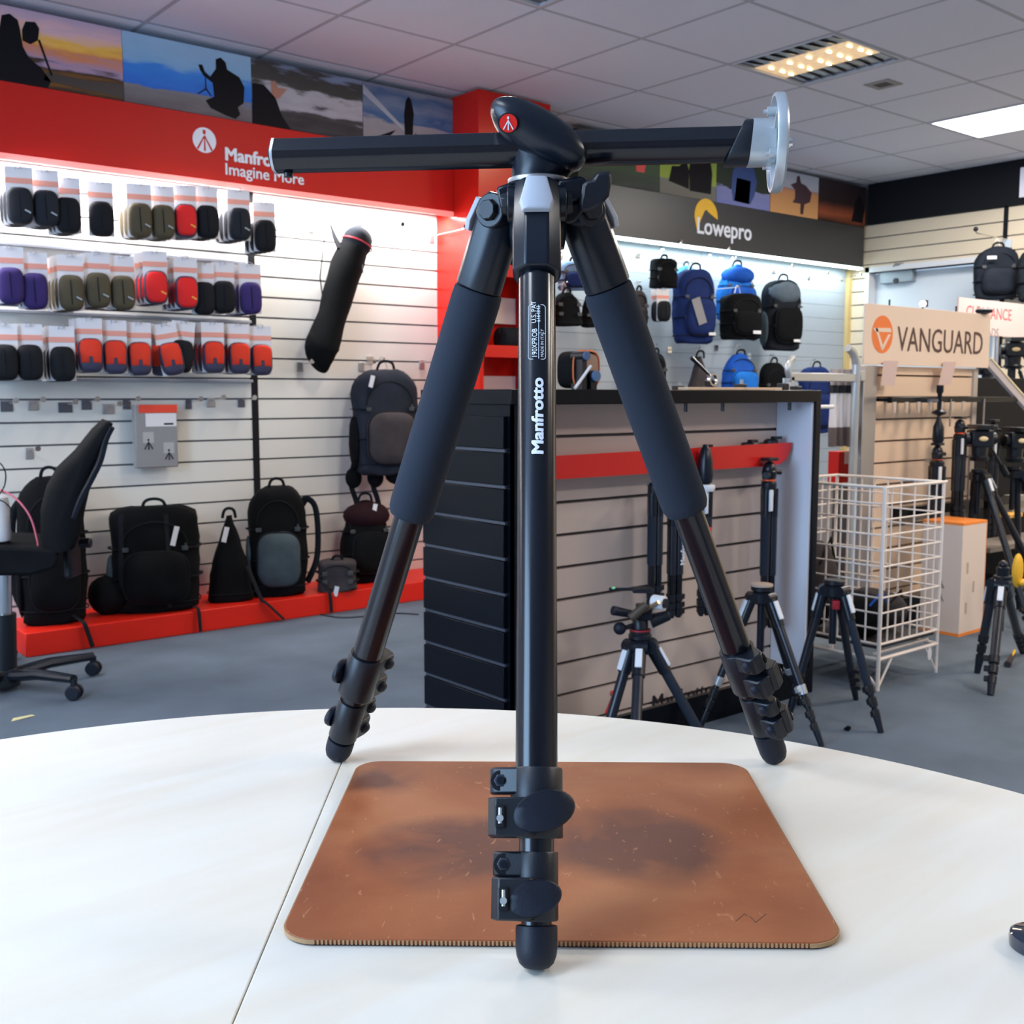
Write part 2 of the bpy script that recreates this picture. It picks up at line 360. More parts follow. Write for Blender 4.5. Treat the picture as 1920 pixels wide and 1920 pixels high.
# ---- photo posters over the fascias
def pmat(name, stops, nscale=4, dist=1.2, axis=2, ext=(.5, .15)):
    m = bpy.data.materials.new(name); m.use_nodes = True; nt = m.node_tree; b = nt.nodes['Principled BSDF']; b.inputs['Roughness'].default_value = .5; b.inputs['Specular IOR Level'].default_value = .2
    tc = nt.nodes.new('ShaderNodeTexCoord'); n = nt.nodes.new('ShaderNodeTexNoise'); n.inputs['Scale'].default_value = nscale; n.inputs['Detail'].default_value = 7
    mp = nt.nodes.new('ShaderNodeMapping'); mp.inputs['Scale'].default_value = (1, 1, 2.5); nt.links.new(tc.outputs['Generated'], mp.inputs[0]); nt.links.new(mp.outputs[0], n.inputs[0])
    sx = nt.nodes.new('ShaderNodeSeparateXYZ'); nt.links.new(tc.outputs['Generated'], sx.inputs[0])
    a = nt.nodes.new('ShaderNodeMath'); a.operation = 'MULTIPLY_ADD'; nt.links.new(n.outputs[0], a.inputs[0]); a.inputs[1].default_value = dist; nt.links.new(sx.outputs[axis], a.inputs[2])
    s2 = nt.nodes.new('ShaderNodeMath'); s2.operation = 'SUBTRACT'; nt.links.new(a.outputs[0], s2.inputs[0]); s2.inputs[1].default_value = dist*.5
    r = nt.nodes.new('ShaderNodeValToRGB'); nt.links.new(s2.outputs[0], r.inputs[0]); e = r.color_ramp.elements
    e[0].position, e[0].color = stops[0][0], (*stops[0][1], 1); e[1].position, e[1].color = stops[1][0], (*stops[1][1], 1)
    for p, c in stops[2:]: q = e.new(p); q.color = (*c, 1)
    nt.links.new(r.outputs[0], b.inputs['Base Color']); return m
ink = mat('dark print', (.007, .006, .009), .6, spec=.15)
def poster(pxa, pxb, label, m, figs, z0=2.335, z1=2.632, xa=None, xb=None):
    xa = U(pxa, 150, Y=YH).x if xa is None else xa; xb = U(pxb, 150, Y=YH).x if xb is None else xb
    t = thing('photo_poster', label, 'poster', ((xa+xb)/2, YH, z0))
    G().box(xa, xb, YH, YH+.1, z0+.001, z1).build('print', m, t, True)
    for pts, mm in figs:
        h = z1-z0; G().prism([(x*(xb-xa), y*h) for x, y in pts], MY(xa, YH-.0005, z0), 0, .0012).build('printed_shape', mm, t, True)
    return t
sun = mat('orange print glow', (.75, .30, .08), .5)
poster(-130, 231, 'poster of a photographer silhouette against an orange and pink sunset', pmat('sunset print', [(0, (.05, .03, .02)), (.16, (.22, .09, .02)), (.3, (.05, .03, .02)), (.36, (.42, .28, .40)), (.5, (.70, .24, .10)), (.64, (.95, .50, .08)), (.80, (.85, .50, .50)), (1, (.62, .42, .52))], 3.5, .5),
       [([(.30, 0), (.58, 0), (.60, .1), (.55, .26), (.49, .36), (.46, .5), (.45, .72), (.44, .84), (.40, .90), (.36, .86), (.34, .6)], ink), ([(.46, .58), (.50, .55), (.54, .62), (.55, .78), (.53, .86), (.48, .84), (.46, .72)], ink), ([(.54, .62), (.60, .18), (.61, .18), (.55, .64)], ink), ([(.56, .10), (1, .04), (1, .24), (.8, .20), (.58, .22)], mat('dark hill print', (.05, .035, .03), .5))])
poster(232, 471, 'poster of a crouching figure with a small tripod against blue mountains', pmat('blue mountain print', [(0, (.13, .10, .11)), (.26, (.22, .20, .20)), (.29, (.03, .15, .58)), (.55, (.05, .24, .70)), (.62, (.25, .45, .68)), (1, (.42, .58, .74))], 3, .35),
       [([(.62, .22), (.66, .12), (.78, .05), (.86, .02), (.90, .1), (.88, .2), (.93, .28), (.94, .52), (.9, .66), (.8, .74), (.79, .84), (.75, .9), (.71, .86), (.71, .72), (.66, .58), (.65, .60), (.62, .64), (.60, .74), (.57, .73), (.58, .66), (.61, .58), (.68, .5), (.69, .3)], ink), ([(.62, .56), (.625, .56), (.63, .4), (.67, .3), (.66, .3), (.625, .38), (.56, .29), (.555, .3), (.62, .4)], ink)])
poster(472, 679, 'poster of a rocky white water river beside dark boulders', pmat('river print', [(0, (.04, .035, .04)), (.28, (.07, .06, .065)), (.38, (.42, .38, .42)), (.58, (.50, .46, .48)), (.68, (.08, .07, .06)), (.88, (.07, .06, .055)), (1, (.25, .28, .38))], 3, .9),
       [([(0, 0), (.33, 0), (.25, .2), (.2, .45), (.1, .62), (0, .62)], ink), ([(.17, .45), (.23, .45), (.30, .62), (.22, .62), (.20, .72), (.16, .68)], mat('skin print', (.45, .20, .13), .5))])
poster(680, 861, 'poster of a lone figure on a plaza under steel arches', pmat('plaza print', [(0, (.28, .24, .26)), (.42, (.36, .32, .34)), (.5, (.06, .13, .28)), (.7, (.20, .24, .34)), (.85, (.08, .14, .26)), (1, (.26, .26, .32))], 2.2, .6, ),
       [([(.45, .06), (.53, .06), (.54, .5), (.55, .62), (.52, .85), (.49, .9), (.46, .82), (.44, .6)], ink), ([(0, .95), (.44, .35), (.44, .30), (0, .8)], mat('pale arch print', (.42, .42, .48), .5)), ([(.1, .1), (.35, .3), (.2, .02)], ink), ([(.56, .3), (.9, .1), (.56, .26)], ink)], xb=3.55)
gl = mat('green print', (.32, .42, .05), .5); bl = mat('blue print', (.03, .07, .25), .5); rd = mat('red print', (.7, .05, .05), .5)
poster(1085, 1239, 'dark green poster with a red shape above the grey fascia', pmat('dark leaf print', [(0, (.03, .035, .035)), (.5, (.06, .10, .05)), (1, (.10, .09, .09))], 3, .5), [([(.70, .35), (.80, .35), (.82, .5), (.78, .95), (.68, .95)], rd)])
poster(1240, 1347, 'yellow green poster showing a black camera and a bag', pmat('lime print', [(0, (.16, .15, .13)), (.3, (.2, .2, .17)), (.34, (.32, .42, .06)), (1, (.30, .40, .08))], 2, .1),
       [([(.15, .28), (.5, .18), (.5, .55), (.45, .78), (.32, .62), (.2, .6)], ink), ([(.52, .15), (.9, .15), (.92, .6), (.86, 1), (.55, 1), (.5, .6)], ink)])
poster(1348, 1449, 'poster of a navy backpack on a lilac path', pmat('lilac print', [(0, (.18, .20, .46)), (.38, (.24, .26, .5)), (.42, (.03, .04, .03)), (1, (.04, .06, .04))], 2.5, .5), [([(.3, .1), (.62, .08), (.7, .3), (.74, .6), (.66, .95), (.4, .98), (.28, .75), (.26, .4)], bl), ([(.32, .1), (.6, .08), (.62, .6), (.36, .62)], ink)])
poster(1450, 1541, 'orange poster with a hiker silhouette in the middle', pmat('desert print', [(0, (.58, .30, .12)), (.55, (.55, .26, .11)), (.6, (.38, .20, .18)), (.64, (.40, .42, .50)), (1, (.42, .46, .54))], 2, .12), [([(.62, .06), (.68, .06), (.70, .3), (.82, .38), (.85, .6), (.72, .75), (.62, .78), (.58, .95), (.53, .92), (.52, .78), (.4, .7), (.5, .6), (.5, .4), (.45, .3), (.62, .3)], mat('maroon print', (.05, .02, .03), .5))])
poster(1542, 1612, 'dark brown poster beside the black corner board', pmat('brown print', [(0, (.03, .015, .012)), (.2, (.28, .07, .03)), (.4, (.10, .03, .02)), (.5, (.025, .015, .015)), (1, (.03, .02, .025))], 2, .2), [([(.7, .1), (.95, .1), (.98, .5), (.86, .8), (.78, .6)], ink)], xb=7.44)
# white lit notice on the black band of the right wall
a = U(1912, 360, X=X1-.035)
t = thing('notice_panel', 'white notice panel on the black band at right edge', 'sign', (X1-.04, a.y-.2, a.z))
G().box(X1-.045, X1-.031, a.y-.42, a.y, 2.40, 2.60).build('panel', mat('white notice', (.85, .85, .95), .5), t, True, bevel=.003)
# door closer and small things round the doorway
t = thing('door_closer', 'grey metal door closer on the white door over the doorway', 'door closer', (X1+.06, 4.3, 1.93))
a, b = U(1652, 522, X=X1+.05), U(1713, 516, X=X1+.05)
G().box(X1+.03, X1+.09, b.y, a.y, a.z-.045, a.z+.045).build('body', mat('closer grey', (.28, .32, .36), .4, metal=.3), t, True, bevel=.006)
G().tube([(X1+.04, a.y-.07, a.z+.05), (X1-.02, a.y-.16, a.z+.085), (X1+.05, a.y-.3, a.z+.09)], .01).build('arm', steel, t, True)
G().cyl((X1+.02, a.y-.14, a.z-.03), (X1+.04, a.y-.14, a.z-.03), .02).build('valve_cap', black_plastic, t, True)

# ======================= RED SHELF UNIT =======================
YU = 4.60
t = thing('shelf_unit', 'tall red painted shelf unit between the two wall displays', 'shelf unit', (3.8, YU, 0))
XA, XB = 3.553, 4.05
G().box(XA, XA+.03, YU, Y1+.015, 0, 2.645).build('side_panel', red_gloss, t, True)
G().box(XB-.03, XB, YU, Y1+.015, 0, 2.03).build('side_panel', red_gloss, t, True)
G().box(XA+.03, XB-.03, Y1-.10, Y1-.08, 0, 2.1).build('back_panel', red_gloss, t, True)
G().box(XA+.03, XB, YU, YU+.03, 2.06, 2.645).build('header_panel', red_gloss, t, True)
for z in (1.73, 1.30, .86):
    sh = G().box(XA+.04, XB-.06, YU+.02, Y1-.1, z, z+.02).build('shelf', red_gloss, t, True)
    G().box(XA+.04, XB-.10, YU+.0, YU+.02, z-.03, z+.035).build('shelf_lip', red_gloss, sh, True, bevel=.002)
for z0, z1 in ((1.47, 1.615), (1.09, 1.175)):
    G().box(XA+.06, XB-.04, Y1-.13, Y1-.105, z0, z1).build('info_panel', card_white, t, True)
# plinth
t = thing('display_plinth', 'long low red plinth under the bags along the left wall', 'plinth', (2.4, 4.75, 0))
G().box(1.22, 3.54, 4.62, Y1-.002, .0, .1).build('body', mat('red plinth laminate', (.80, .022, .010), .4, spec=.3), t, True, bevel=.004)
# ======================= TABLE =======================
ZT = .74
tabm = bpy.data.materials.new('pale maple laminate'); tabm.use_nodes = True
nt = tabm.node_tree; b = nt.nodes['Principled BSDF']; b.inputs['Roughness'].default_value = .42; b.inputs['Specular IOR Level'].default_value = .35
tc = nt.nodes.new('ShaderNodeTexCoord'); mp = nt.nodes.new('ShaderNodeMapping'); mp.inputs['Rotation'].default_value = (0, 0, math.radians(-20)); mp.inputs['Scale'].default_value = (1.5, 9, 1)
n = nt.nodes.new('ShaderNodeTexNoise'); n.inputs['Scale'].default_value = 2.2; n.inputs['Detail'].default_value = 6; n.inputs['Distortion'].default_value = .6
r = nt.nodes.new('ShaderNodeValToRGB'); r.color_ramp.elements[0].position = .34; r.color_ramp.elements[0].color = (.715, .655, .55, 1); r.color_ramp.elements[1].position = .62; r.color_ramp.elements[1].color = (.75, .715, .635, 1)
nt.links.new(tc.outputs['Object'], mp.inputs[0]); nt.links.new(mp.outputs[0], n.inputs[0]); nt.links.new(n.outputs[0], r.inputs[0]); nt.links.new(r.outputs[0], b.inputs[0])
edge = [(0, 1388), (350, 1340), (800, 1330), (1040, 1338), (1350, 1368), (1600, 1410), (1920, 1490)]
EP = [U(x, y, Z=ZT) for x, y in edge]
def fitc(P):
    import numpy as np
    A = np.array([[2*p.x, 2*p.y, 1] for p in P]); bb = np.array([p.x**2+p.y**2 for p in P]); s = np.linalg.lstsq(A, bb, rcond=None)[0]
    return s[0], s[1], math.sqrt(s[2]+s[0]**2+s[1]**2)
CX, CY, CR = fitc(EP)
sa, sb = U(640, 1430, Z=ZT), U(435, 1920, Z=ZT); sd = (sb-sa).normalized(); sn = Vector((-sd.y, sd.x, 0))   # seam direction and normal
tb = thing('round_table', 'round pale maple meeting table with a thin straight seam across its top', 'table', (CX, CY, 0))
def half(sign, gap=.0004):
    ang = []; C = Vector((CX, CY, 0)); N = 160; pts = []
    for k in range(N):
        p = C+Vector((CR*math.cos(2*PI*k/N), CR*math.sin(2*PI*k/N), 0)); dd = (p-Vector((sa.x, sa.y, 0))).dot(sn)*sign
        pts.append((p, dd))
    out = []
    for k in range(N):
        (p, d0), (q, d1) = pts[k], pts[(k+1) % N]
        if d0 >= gap: out.append(p)
        if (d0-gap)*(d1-gap) < 0: out.append(p.lerp(q, (gap-d0)/(d1-d0)))
    return [(v.x, v.y) for v in out]
for s in (1, -1):
    G().prism(half(s), Matrix.Identity(4), ZT-.025, ZT).build('tabletop', tabm, tb, True, bevel=.0008)
for k in range(4):
    a = PI/4+k*PI/2; x, y = CX+.42*math.cos(a), CY+.42*math.sin(a)
    G().cyl((x, y, 0), (x, y, ZT-.025), .022, n=16).build('leg', steel, tb, True)
# ======================= LEATHER MAT =======================
lea = bpy.data.materials.new('worn tan leather'); lea.use_nodes = True
nt = lea.node_tree; b = nt.nodes['Principled BSDF']; b.inputs['Roughness'].default_value = .5; b.inputs['Specular IOR Level'].default_value = .3
tc = nt.nodes.new('ShaderNodeTexCoord')
def nz(scale, det=5, dis=0, st=None):
    n = nt.nodes.new('ShaderNodeTexNoise'); n.inputs['Scale'].default_value = scale; n.inputs['Detail'].default_value = det; n.inputs['Distortion'].default_value = dis
    if st: m_ = nt.nodes.new('ShaderNodeMapping'); m_.inputs['Scale'].default_value = st; nt.links.new(tc.outputs['Object'], m_.inputs[0]); nt.links.new(m_.outputs[0], n.inputs[0])
    else: nt.links.new(tc.outputs['Object'], n.inputs[0])
    return n
def rampn(src, stops):
    r = nt.nodes.new('ShaderNodeValToRGB'); nt.links.new(src, r.inputs[0]); e = r.color_ramp.elements
    e[0].position, e[0].color = stops[0][0], (*stops[0][1], 1); e[1].position, e[1].color = stops[1][0], (*stops[1][1], 1)
    for p, c in stops[2:]: q = e.new(p); q.color = (*c, 1)
    return r
base = rampn(nz(7, 6, .4).outputs[0], [(.32, (.215, .052, .015)), (.5, (.30, .088, .030)), (.68, (.375, .138, .054))])
# worn dark patches in the middle of the mat (stains with their own shape)
def spot(x, y, rx, ry):
    m_ = nt.nodes.new('ShaderNodeMapping'); m_.vector_type = 'POINT'; m_.inputs['Location'].default_value = (-x/rx, -y/ry, 0); m_.inputs['Scale'].default_value = (1/rx, 1/ry, 0)
    nt.links.new(tc.outputs['Object'], m_.inputs[0]); gq = nt.nodes.new('ShaderNodeTexGradient'); gq.gradient_type = 'SPHERICAL'; nt.links.new(m_.outputs[0], gq.inputs[0]); return gq.outputs[1]
def mth(op, a, b_):
    m_ = nt.nodes.new('ShaderNodeMath'); m_.operation = op
    for i, v in enumerate((a, b_)):
        if isinstance(v, (int, float)): m_.inputs[i].default_value = v
        else: nt.links.new(v, m_.inputs[i])
    return m_.outputs[0]
sp_ = mth('ADD', mth('ADD', mth('MULTIPLY', spot(-.075, -.035, .085, .075), 1.3), mth('MULTIPLY', spot(.062, -.02, .075, .085), 1.3)), mth('ADD', mth('MULTIPLY', spot(-.150, .115, .055, .05), .9), mth('MULTIPLY', spot(.0, .0, .19, .09), .35)))
msk = mth('MULTIPLY', sp_, mth('ADD', mth('MULTIPLY', nz(16, 6, .5).outputs[0], 2.2), -.35))
mr = nt.nodes.new('ShaderNodeMapRange'); mr.inputs['From Min'].default_value = .1; mr.inputs['From Max'].default_value = .62; mr.inputs['To Max'].default_value = .85; nt.links.new(msk, mr.inputs[0])
mx = nt.nodes.new('ShaderNodeMixRGB'); nt.links.new(mr.outputs[0], mx.inputs[0]); nt.links.new(base.outputs[0], mx.inputs[1]); mx.inputs[2].default_value = (.085, .027, .021, 1)
vo = nt.nodes.new('ShaderNodeTexNoise'); vo.inputs['Scale'].default_value = 70; vo.inputs['Detail'].default_value = 2; vo.inputs['Distortion'].default_value = 3
m_ = nt.nodes.new('ShaderNodeMapping'); m_.inputs['Scale'].default_value = (1, .4, 1); m_.inputs['Rotation'].default_value = (0, 0, .6); nt.links.new(tc.outputs['Object'], m_.inputs[0]); nt.links.new(m_.outputs[0], vo.inputs[0])
scr = rampn(vo.outputs[0], [(.68, (0, 0, 0)), (.74, (.42, .42, .42))])
mx2 = nt.nodes.new('ShaderNodeMixRGB'); nt.links.new(scr.outputs[0], mx2.inputs[0]); nt.links.new(mx.outputs[0], mx2.inputs[1]); mx2.inputs[2].default_value = (.62, .30, .15, 1); nt.links.new(mx2.outputs[0], b.inputs[0])
bn = nt.nodes.new('ShaderNodeBump'); bn.inputs['Strength'].default_value = .15; bn.inputs['Distance'].default_value = .001; nt.links.new(nz(220, 4).outputs[0], bn.inputs['Height']); nt.links.new(bn.outputs[0], b.inputs['Normal'])
TH = .0045
cs = [U(x, y, Z=ZT+TH) for x, y in ((514, 1756), (1553, 1772), (1417, 1428), (679, 1428))]
mc = sum(cs, Vector())/4; ux = ((cs[1]-cs[0])+(cs[2]-cs[3])).normalized(); uy = Vector((-ux.y, ux.x, 0))
Wm = ((cs[1]-cs[0]).dot(ux)+(cs[2]-cs[3]).dot(ux))/2; Dm = ((cs[3]-cs[0]).dot(uy)+(cs[2]-cs[1]).dot(uy))/2
RZM = math.atan2(ux.y, ux.x)
lm = thing('desk_mat', 'tan brown worn leather desk mat with rounded corners under the tripod', 'desk mat', (mc.x, mc.y, ZT), RZM)
def rrect(w, d, r, n=8):
    out = []
    for cx, cy, a0 in ((w/2-r, d/2-r, 0), (-w/2+r, d/2-r, 90), (-w/2+r, -d/2+r, 180), (w/2-r, -d/2+r, 270)):
        for k in range(n+1): a = math.radians(a0+90*k/n); out.append((cx+r*math.cos(a), cy+r*math.sin(a)))
    return out
rk = mat('raw leather edge', (.30, .15, .07), .8, bump=.5, bscale=900)
G().prism(rrect(Wm, Dm, .022), Matrix.Identity(4), .0012, TH).build('leather', lea, lm, bevel=.0007)
G().prism(rrect(Wm-.0015, Dm-.0015, .021), Matrix.Identity(4), 0, .0014).build('backing', mat('dark felt backing', (.05, .02, .02), .9), lm)
g = G()
pts = rrect(Wm, Dm, .022, 30); per = []
for i in range(len(pts)):
    a, b2 = Vector(pts[i]), Vector(pts[(i+1) % len(pts)]); k = max(1, int((b2-a).length/.0026))
    for j in range(k): per.append((a.lerp(b2, j/k), (b2-a).normalized()))
for p, dr in per[::1]:
    nn = Vector((dr.y, -dr.x)); c = Vector((p.x+nn.x*.0002, p.y+nn.y*.0002, .0026)); R = Matrix(((dr.x, nn.x, 0), (dr.y, nn.y, 0), (0, 0, 1)))
    g.obox(c, (.0013, .0009, .0026), R)
o = g.build('edge_stitching', mat('tan stitch thread', (.42, .25, .12), .8), lm, flat=True); o['kind'] = 'stuff'
g = G(); q = Matrix(lm.matrix_basis).inverted()
for sg in (((1380, 1727), (1396, 1713)), ((1396, 1713), (1401, 1717)), ((1406, 1718), (1416, 1728)), ((1416, 1730), (1437, 1713))):
    a, b2 = [q @ U(x, y, Z=ZT+TH) for x, y in sg]; dr = (b2-a); R = basis((0, 0, 1), dr); g.obox((a+b2)/2, (dr.length, .0007, .0004), R)
g.build('pressed_mark', mat('pressed leather mark', (.16, .05, .025), .6), lm)
# puck at the right edge
pc = U(1950, 1779, Z=ZT)+Vector((0, 0, 0)); pk = thing('round_puck', 'round glossy black puck-shaped object cut off at lower right table edge', 'disc', (pc.x, pc.y, ZT))
G().lathe([(0, .0165), (.001, .0175), (.006, .0178), (.0085, .0172), (.0095, .0155), (.0098, 0.0005)], n=40).build('body', mat('gloss black cap', (.012, .018, .035), .08, coat=1), pk)

# ======================= MAIN TRIPOD =======================
tp = thing('tripod', 'large black camera tripod with horizontal centre column standing on the round table', 'tripod', W(.022, .835, ZT))
def leg(P, Q, with_foam, name='leg'):
    P, Q = W(*P[:2], P[2]+ZT), W(*Q[:2], Q[2]+ZT); L = (Q-P).length
    up = (P-Q).normalized(); hub = W(.022, .835, 0); nrm = Vector(((Q-hub).x, (Q-hub).y, 0)); nrm = (nrm-up*nrm.dot(up)).normalized(); s = nrm.cross(up).normalized()
    M = Matrix(((s.x, nrm.x, up.x, P.x), (s.y, nrm.y, up.y, P.y), (s.z, nrm.z, up.z, P.z), (0, 0, 0, 1)))   # local x = tab side, y = outward, z = up
    Lm = G()
    # casting (leg body) ; faceted
    def oct_(w, d, c, z, yo=0): return [(x, y+yo, z) for x, y in [(w*math.cos(q), d*math.sin(q)) for q in [PI+PI*k/14 for k in range(15)]]+[(w, d-c), (w-c, d), (-w+c, d), (-w, d-c)]]
    rings = [oct_(.0150, .0140, .006, .016, -.002), oct_(.0168, .0165, .008, .006, .0), oct_(.0170, .0180, .009, -.010), oct_(.0170, .0180, .009, -.056), oct_(.0164, .0172, .009, -.058)]
    body = Lm.loft(rings).build('leg', satin_black, tp, bevel=.0012, angle=28, xf=M); body.data.transform(wm(tp).inverted())
    def part(g, name, m, bevel=0, angle=35, parent=None, flat=False):
        return g.build(name, m, parent or body, True, bevel=bevel, angle=angle, flat=flat, xf=M)
    # pivot barrel with bolt caps
    g = G().cyl((-.0215, -.004, .004), (.0215, -.004, .004), .0130, n=28)
    part(g, 'pivot', satin_black, bevel=.001)
    for sx in (-1, 1):
        part(G().cyl((sx*.0215, -.004, .004), (sx*.026, -.004, .004), .0085, .0075, n=8), 'pivot_bolt', black_plastic, bevel=.0006)
    # grey angle lever on the outer side
    lv = [(-.0078, .0085), (.0078, .0085), (.0124, -.0095), (.0104, -.0175), (-.0104, -.0175), (-.0124, -.0095)]
    part(G().loft([[(x, .0185, z) for x, z in lv], [(x*.92, .0235, z) for x, z in lv], [(x*.5, .0250, z*.95) for x, z in lv]]), 'angle_lever', grey_pl, bevel=.0008, angle=20)
    # tubes
    part(G().cyl((0, 0, -.05), (0, 0, -.405), .0130, n=48), 'tube', gloss_black)
    if with_foam:
        g = G().lathe([(-.257, .0150), (-.2565, .0175), (-.252, .0192), (-.246, .0197), (-.066, .0197), (-.0595, .0192), (-.0580, .0180)], n=36)
        part(g, 'foam_grip', foam)
    part(G().cyl((0, 0, -.42), (0, 0, -.462), .0106, n=32).cyl((0, 0, -.47), (0, 0, -.49), .0092, n=24), 'inner_tube', gloss_black)
    # clamps
    def clamp(t0, t1, t2, t3, R, tx, ex, erx, ery, ez, rr=.0052, tilt=.12):
        # collar
        g = G().lathe([(-t3, R-.0006), (-t3+.001, R), (-t0-.001, R), (-t0, R-.0006)], n=36)
        c = part(g, 'clamp', black_plastic)
        hz = (t1-t0)/2; zc = -(t0+t1)/2
        sh = [(-.002, -R+.002), (tx-.003, -R+.006), (tx, -R+.009), (tx, -.0015+.004), (tx-.003, .004+.002), (.0, R-.0015)]
        def tabp(z0, z1, xx): return [[(min(x, xx), y, z) for x, y in sh] for z in (z0, z1)]
        part(G().loft(tabp(-t1, -t0, tx)), 'clamp_tab', black_plastic, bevel=.0015, parent=body)
        part(G().loft(tabp(-t3, -t2, tx)), 'clamp_tab', black_plastic, bevel=.0015, parent=body)
        # nut on the outward side
        part(G().cyl((tx-.0068, .0045, zc), (tx-.0068, .0072, zc), rr+.0012, rr+.0010, n=24), 'nut_seat', black_matt, parent=body, bevel=.0004)
        part(G().cyl((tx-.0068, .0060, zc), (tx-.0068, .0080, zc), rr*.80, n=6), 'nut', mat('worn nut', (.05, .06, .08), .35, metal=.5), parent=body, bevel=.0004)
        part(G().cyl((tx-.0068, .0078, zc), (tx-.0068, .0092, zc), rr*.45, n=16), 'bolt_end', satin_black, parent=body)
        # domed bolt heads on the inner side
        for zz in (zc, -(t2+t3)/2):
            part(G().lathe([(0, rr*1.05), (.002, rr*1.05), (.0042, rr*.75), (.0052, rr*.2)], (tx-.008, -R+.0065, zz), (0, -1, 0), n=18), 'bolt_head', rubber, parent=body)
        # lever paddle wrapping the outward side
        g = G(); N = 28
        def pad(sc, y0):
            out = []
            for i in range(N):
                a = 2*PI*i/N; x_ = erx*sc*math.cos(a); z_ = ery*sc*math.sin(a); x = ex+x_*math.cos(tilt)-z_*math.sin(tilt); z = ez-x_*math.sin(tilt)+z_*math.cos(tilt)
                out.append((x, y0-abs(x-.002)**2*12, z))
            return out
        g.loft([pad(.90, R-.001), pad(1.0, R+.0015), pad(1.0, R+.0042), pad(.93, R+.0055), pad(.6, R+.0050), pad(.2, R+.0047)])
        lev = part(g, 'clamp_lever', rubber, parent=body, angle=50)
        zz0, zz1 = -t3+.001, -t2+.001
        g = G().loft([[(x, y, z) for x, y in ((tx-.0005, .0035), (tx+.0005, .009), (tx-.004, R+.0025), (.004, R+.0042), (.0, R-.001), (.004, .004))] for z in (zz0, zz1+.004)])
        part(g, 'lever_arm', black_plastic, parent=body, bevel=.001)
        sxx = tx-.0072
        part(G().obox((sxx, R+.0036, (zz0+zz1)/2+.002), (.0058, .0022, .0130)), 'pin_slot', black_matt, parent=body, bevel=.0008)
        part(G().cyl((sxx, R+.0042, (zz0+zz1)/2-.002), (sxx, R+.0042, (zz0+zz1)/2+.007), .0012, n=12).cyl((sxx, R+.0040, (zz0+zz1)/2+.001), (sxx, R+.0056, (zz0+zz1)/2+.001), .0021, n=16), 'lever_pin', silver, parent=body)
    clamp(.3955, .4115, .4185, .4370, .0160, .0285, -.0045, .0188, .0125, -.4215)
    clamp(.4445, .4590, .4640, .4835, .0130, .0262, .0010, .0160, .0105, -.4705)
    part(G().lathe([(-L-.0012, .0045), (-L-.0004, .0075), (-L+.002, .0101), (-L+.006, .0117), (-L+.010, .0123), (-.488, .0124), (-.4862, .0122), (-.4858, .0112)], n=32), 'foot', rubber)
    return body, M
bf, MF = leg((.018, .80, .4709), (.0143, .600, .0030), False)
bl_, ML = leg((-.0085, .853, .4709), (-.162, .968, .0030), True)
br_, MR = leg((.0535, .850, .4709), (.242, .962, .0030), True)
# printed lettering on the front tube, wrapped round it
def wrapper(t_start, s0, R=.01315, k=1):
    def f(me):
        for v in me.vertices:
            u, h, e = v.co.x, v.co.y, v.co.z
            a = (h*k+s0)/R
            # text runs up the leg: u -> +z ; letter tops point to the viewer's left (+x local is viewer's left)
            v.co = Vector(((R+e)*math.sin(a), (R+e)*math.cos(a), -t_start+u))
        me.transform(MF)
    return f
def t_of(y):   # distance along the front leg seen at photo row y
    lo, hi = -.2, .7
    for _ in range(50):
        m_ = (lo+hi)/2; p = MF @ Vector((0, .013, -m_)); d = Vector((cA*p.x+sA*p.y, 0, p.z-HC)); vy = 960-FP*(d.x*sp+d.z*cp)/(d.x*cp-d.z*sp)
        lo, hi = (m_, hi) if vy < y else (lo, m_)
    return lo
ta, tb_ = t_of(852), t_of(683)
text('Manfrotto', .0108, None, white_print, 'lettering', bf, bold=.00050, depth=.00006, wrap=wrapper(ta, -.0043), sx=(ta-tb_)/.0525)
ta, tb_ = t_of(671), t_of(612); text('190XPROB', .0052, None, white_print, 'lettering', bf, depth=.00004, wrap=wrapper(ta, -.0003), sx=(ta-tb_)/.0262)
text('U.S. PAT', .0046, None, white_print, 'lettering', bf, depth=.00004, wrap=wrapper(t_of(606), .0005))
text('6164843', .0036, None, white_print, 'lettering', bf, depth=.00004, wrap=wrapper(t_of(604), -.0024))
text('MADE IN ITALY', .0030, None, white_print, 'lettering', bf, depth=.00004, wrap=wrapper(t_of(669), -.0048))
t0_, t1_ = t_of(673), t_of(571)
g = G()
def wpt(s_, t_, R=.01318): a = s_/R; return MF @ Vector((R*math.sin(a), R*math.cos(a), -t_))
rim = [(-x, y) for x, y in rrect(.0120, t0_-t1_, .002, 4)]
g.tube([wpt(x-.0002, y+(t0_+t1_)/2) for x, y in rim], .00022, n=4, close=True)
g.tube([wpt(-.0014, t0_-.0003), wpt(-.0014, t1_+.0003)], .0002, n=4); g.tube([wpt(-.0015, t_of(624)), wpt(-.0060, t_of(624))], .0002, n=4)
g.build('label_outline', white_print, bf, True)
